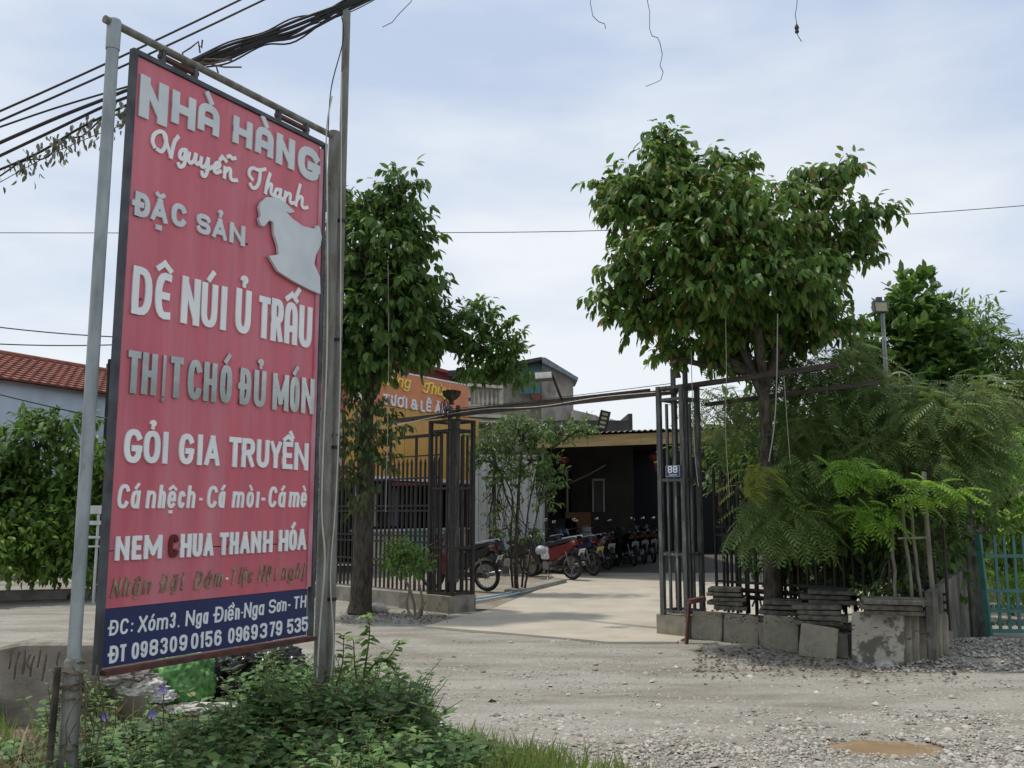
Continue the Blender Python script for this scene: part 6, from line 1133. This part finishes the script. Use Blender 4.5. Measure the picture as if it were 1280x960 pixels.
for k, (u, v, r_, lab, mtn, sq) in enumerate(((178, 858, .10, 'white foam block at the left of the rubbish heap', 'foam', (1.3, .7, .6)), (205, 870, .07, 'crumpled white plastic beside the green bag', 'whitebag', (1.1, .8, .6)), (242, 886, .10, 'crumpled white sheet below the green bag', 'foam', (1.6, .8, .35)), (280, 884, .075, 'white crumpled paper at the right of the heap', 'foam', (1.6, .8, .35)), (225, 905, .10, 'broken white tray under the weeds', 'foam', (1.7, .8, .25)), (160, 848, .10, 'pale concrete chunk at the back of the heap', 'concrete', (1.6, .8, .6)), (250, 895, .13, 'torn brown cardboard under the white sheet', 'card', (1.4, .9, .15)))):
    lump('litter', P(u, v, 5.75), r_, mtn, lab, 'litter', k*3.1, sq, .45, 3.5, 4)
for k, (u, v, r_, lab) in enumerate(((545, 912, .055, 'white stone lying in the grass edge'), (522, 903, .04, 'long white stone chip in the weeds'), (556, 946, .085, 'flat grey stone in the grass at the bottom'), (385, 955, .09, 'grey stone at the bottom under the weeds'), (1106, 836, .07, 'pale rock chunk leaning on the big mottled slab'), (1085, 830, .03, 'small pale chip by the big slab'), (140, 768, .06, 'white stone by the far left road edge'), (472, 766, .13, 'flat pale rubble slab beside the left tree trunk'), (136, 906, .07, 'dry yellow litter lump beside the left pole'), (30, 915, .09, 'pale crumpled litter at the foot of the low wall'), (900, 880, .02, 'small dark stone alone on the road'))):
    p = G(u, v); lump('stone', (p.x, p.y, VG(p.x, p.y)+r_*.45), r_, 'foam' if 'white' in lab else 'stone' if k != 8 else 'litter', lab, 'stone', k*1.7, (1.3, 1, .7), .4, 1.6, 2)
# gravel
ico_v = []; ico_f = []
_m = MB(); _t = (1+5**.5)/2
OV = [(1, 0, 0), (-1, 0, 0), (0, 1, 0), (0, -1, 0), (0, 0, .7), (0, 0, -.4), (.6, .6, .35), (-.55, .6, .3), (.6, -.6, .3), (-.6, -.55, .35)]
OF = [(4, 6, 2), (4, 2, 7), (4, 7, 1), (4, 1, 9), (4, 9, 3), (4, 3, 8), (4, 8, 0), (4, 0, 6), (6, 0, 2), (7, 2, 1), (9, 1, 3), (8, 3, 0)]
def pebs(name, pts, smin, smax, mat, zf=None):
    n = len(pts); pos = np.array([(x, y, (zf(x, y) if zf else .008)) for x, y in pts]); dv = unit(n); dv[:, 2] *= .25; sz = smin+(smax-smin)*rng.random(n)**2.2
    up = np.tile([0, 0, 1.], (n, 1))+.3*unit(n); return scatter(name, OV, OF, pos, dv, up, sz, mat, kind='stuff')
pebmat = leafmat('pebble_mix', [(.28, .265, .235), (.44, .42, .37), (.19, .18, .16), (.54, .51, .46), (.34, .30, .24), (.15, .14, .125)], .9, 0)
pts = []
while len(pts) < 20000:
    u = random.uniform(380, 1330); v = 640+320*random.random()**.0+0; v = random.uniform(800, 985)
    p = G(u, v); c_ = .50*p.x+.866*p.y; dn = .22+.5*noise.noise(Vector((p.x*.9, p.y*2.2, 2)))+max(0, (v-885)/60)*.6
    if random.random() < dn and not (abs(p.x-pc.x)/.37)**2+((p.y-pc.y)/.21)**2 < 1: pts.append((p.x, p.y))
pebs('gravel', pts, .004, .015, pebmat, lambda x, y: max(.008, VG(x, y)+.004))
pts = []
while len(pts) < 3500:
    p = G(random.uniform(560, 1290), random.uniform(895, 985))
    if noise.noise(Vector((p.x*1.6, p.y*2.5, 7))) > -.05 and not (abs(p.x-pc.x)/.37)**2+((p.y-pc.y)/.21)**2 < 1: pts.append((p.x, p.y))
pebs('coarse_gravel', pts, .008, .024, pebmat, lambda x, y: max(.008, VG(x, y)+.004))
pts = []
while len(pts) < 420:
    u = random.uniform(430, 1290); v = random.choice((random.uniform(895, 985), random.uniform(800, 985))); p = G(u, v)
    if not (abs(p.x-pc.x)/.5)**2+((p.y-pc.y)/.3)**2 < 1: pts.append((p.x, p.y))
pebs('loose_stones', pts, .012, .042, pebmat, lambda x, y: max(.010, VG(x, y)+.006))
# gravel heap at right
hp = G(1245, 822); m = MB(); vs = []; fs = []; n_ = 24
def heap(x, y): d = (((x-hp.x)/1.6)**2+((y-hp.y)/.95)**2); return .012+.16*max(0, 1-d)**1.2+.015*noise.noise(Vector((x*5, y*5, 0)))*(d < 1)
for j in range(n_+1):
    for i in range(n_+1): x = hp.x-1.6+3.2*i/n_; y = hp.y-.95+1.9*j/n_; vs.append((x, y, heap(x, y)-.015))
for j in range(n_):
    for i in range(n_): a = j*(n_+1)+i; fs.append((a, a+1, a+n_+2, a+n_+1))
m.add(vs, fs); m.build('gravel_bank', ROAD, kind='structure', smooth=True)
pts = [(hp.x+random.uniform(-1.6, 1.6), hp.y+random.uniform(-.95, .95)) for _ in range(6500)]; pebs('heaped_gravel', pts, .008, .026, pebmat, heap)
# leaf litter
def litter(n, fn, name='fallen_leaves'):
    pos = [fn() for _ in range(n)]; dv = unit(n); dv[:, 2] *= .2; scatter(name, LW, LWF, pos, dv, np.tile([0, 0, 1.], (n, 1))+.5*unit(n), .018+.04*rng.random(n), 'litter', kind='stuff')
litter(1800, lambda: (lambda p: Vector((p.x, p.y, .02)))(G(random.uniform(870, 1220), random.gauss(815+0, 9)+random.uniform(0, 22))))
litter(260, lambda: (lambda t_: along(GR, t_, random.uniform(.28, .40), random.uniform(.1, .6)))(random.uniform(.3, 3.0)), 'leaves_on_slabs')
litter(420, lambda: (lambda p: Vector((p.x, p.y, .03)))(G(random.uniform(425, 560), random.uniform(766, 783))), 'leaves_by_fence')
# twigs on the slabs
# weeds
def weeds(name, n, fn, hfn, lsize, mat, label, T=(LB, LBF)):
    Pn = []; Dn = []; Sz = []; m = MB()
    for k in range(n):
        x, y = fn(); z = VG(x, y); h = hfn(x, y)*random.uniform(.6, 1.15); lean = Vector((random.gauss(0, .25), random.gauss(-.08, .25), 1)); st = [Vector((x, y, z))+Vector((lean.x*t_*t_*h, lean.y*t_*t_*h, t_*h)) for t_ in (0, .35, .7, 1)]
        m.tube(st, [.005, .004, .003, .002], 3, cap=False); nl = int(h/.045)+2; a0 = random.uniform(0, 6)
        for i in range(nl):
            t_ = .25+.75*(i+1)/nl; p = st[0]+Vector((lean.x*t_*t_*h, lean.y*t_*t_*h, t_*h)); a = a0+i*1.57
            for sg in (0, PI): d = Vector((math.cos(a+sg), math.sin(a+sg), random.uniform(-.1, .55))); Pn.append(p); Dn.append(d); Sz.append(lsize*random.uniform(.6, 1.25)*(1-.35*(t_ > .9)))
    o = scatter(name, T[0], T[1], Pn, Dn, np.tile([0, -.1, 1.], (len(Pn), 1))+.3*unit(len(Pn)), Sz, mat, kind='stuff'); o['label'] = label
    s_ = m.build(name+'_stems', 'twig', kind='stuff'); return o
def region():
    while True:
        x = random.uniform(-2.9, .0); y = random.uniform(3.7, 6.7)
        if y > 6.6-(x+1)*.55*.9-max(0, x+.45)*1.3: continue
        u_ = 640+1150*x/y
        if 150 < u_ < 330 and y > 5.45 and random.random() < .93: continue
        if x < -2.15 and random.random() < .6: continue
        if u_ < 85 and random.random() < .6: continue
        if x > -.45 and random.random() < .6: continue
        return x, y
def hts(x, y):
    h = .31+.16*noise.noise(Vector((x*2.3, y*2.3, 9)))
    u_ = 640+1150*x/y
    if 400 < u_ < 520 and y > 4.9: h += .10
    if 310 < u_ < 400 and y > 5: h += .14
    if u_ > 540: h *= .5
    if u_ < 85: h *= .45
    if y < 4.8: h = min(h, .40)
    return h
weeds('weeds', 1050, region, hts, .070, WEEDLEAF, 'dense low green weeds around the sign poles')
weeds('broad_weeds', 330, region, lambda x, y: hts(x, y)*.95, .115, leafmat('leaf_broad_weed', [(.06, .12, .03), (.10, .19, .045), (.04, .085, .022), (.14, .24, .05)], .5, .35), 'larger leaved weeds scattered through the low growth', (LW, LWF))
weeds('fine_weeds', 500, region, lambda x, y: hts(x, y)*1.15, .045, MIDLEAF, 'finer brighter weeds among the leafy ones', (LN, LNF))
def tall_plant(base, pts, label, n, ls):
    t = thing('tall_weed', label, 'plant', base); data_p = []; dd = []
    for pl in pts:
        q = spline(pl, 5); m = MB(); m.tube(q, [.008*(1-.7*i/len(q)) for i in range(len(q))], 5); m.build('stem', 'twig', t)
        for i in range(3, len(q)):
            for s_ in range(n): data_p.append(q[i]+Vector((random.uniform(-.01, .01), 0, 0))); a = random.uniform(0, 6.3); dd.append((math.cos(a), math.sin(a)*.7, random.uniform(-.4, .5)))
    me = single_leaf_mesh('leaf', LB, LBF, MIDLEAF)
    for p, d in zip(data_p, dd):
        x = Vector(d).normalized(); z = Vector((0, -.3, 1)); z = (z-x*z.dot(x)).normalized(); o = link('leaf', me, t); s_ = ls*random.uniform(.6, 1.2); o.matrix_local = Matrix.Translation(p-ORG[t.name])@(Matrix((x, z.cross(x), z)).transposed()*s_).to_4x4()
Yp = 5.9
tall_plant(P(455, 900, Yp), [[P(452, 880, Yp), P(455, 845, Yp), P(460, 810, Yp), P(462, 785, Yp), P(458, 768, Yp)], [P(455, 850, Yp), P(470, 828, Yp), P(486, 822, Yp), P(500, 800, Yp)], [P(470, 828, Yp), P(485, 828, Yp), P(500, 850, Yp), P(508, 868, Yp)], [P(450, 870, Yp), P(444, 835, Yp), P(442, 800, Yp)]], 'tall lanky weed reaching above the others right of the tall pipe', 2, .075)
tall_plant(P(415, 905, 5.5), [[P(412, 905, 5.5), P(420, 860, 5.5), P(428, 830, 5.5), P(430, 795, 5.5)]], 'single upright weed at the foot of the tall pipe', 3, .06)
for k, (u, v, lab) in enumerate(((205, 860, 'uppermost purple flower in the weeds under the sign'), (192, 892, 'middle purple flower in the weeds under the sign'), (132, 895, 'purple flower nearest the left sign pole'))):
    c = P(u, v, 4.95); t = thing('purple_flower', lab, 'flower', c, group='purple flowers in the weeds')
    for j in range(5): a = j*2*PI/5; m = MB(); q = c+Vector((math.cos(a)*.016, -.012, math.sin(a)*.016)); m.add([c+Vector((0, -.004, 0)), c+Vector((math.cos(a-.5)*.02, -.016, math.sin(a-.5)*.02)), c+Vector((math.cos(a)*.027, -.02, math.sin(a)*.027)), c+Vector((math.cos(a+.5)*.02, -.016, math.sin(a+.5)*.02))], [(0, 1, 2, 3)]); m.build('petal', 'purple', t)
    m = MB(); m.tube([c, c+Vector((0, .02, -.25))], .003, 4); m.build('stem', 'twig', t)
# grass
BT = [(0, .03, 0), (0, -.03, 0), (.5, .022, .06), (.5, -.022, .06), (1, 0, -.05)]; BF = [(0, 1, 3, 2), (2, 3, 4)]
pos = []; 
while len(pos) < 7500:
    x = random.uniform(-3.6, 1.1); y = random.uniform(4.6, 6.9)
    lim = 6.75-(x+1)*.60-max(0, x+.3)*.30
    if y > lim: continue
    if x < -.6 and y < lim-.5 and random.random() < .85: continue
    if noise.noise(Vector((x*3, y*3, 4)))+.55 < random.random()*.9: continue
    if x > .55 and random.random() < (x-.55)*2: continue
    pos.append((x, y, VG(x, y)-.005))
n = len(pos); dv = .55*unit(n)+np.array([0, 0, 1.1]); scatter('grass', BT, BF, pos, dv, unit(n), .07+.13*rng.random(n)**1.5, GRASS, kind='stuff')
# dry straw by the left pole
pos = []; 
for k in range(900): x = random.gauss(-2.25, .28); y = random.uniform(4.3, 6.0); pos.append((x, y, VG(x, y)+random.uniform(0, .12)))
n = len(pos); dv = unit(n)+np.array([0, 0, .5]); scatter('dry_grass', BT, BF, pos, dv, unit(n), .12+.18*rng.random(n), leafmat('straw', [(.30, .24, .13), (.22, .18, .10), (.16, .18, .06)], .8, .2), kind='stuff')
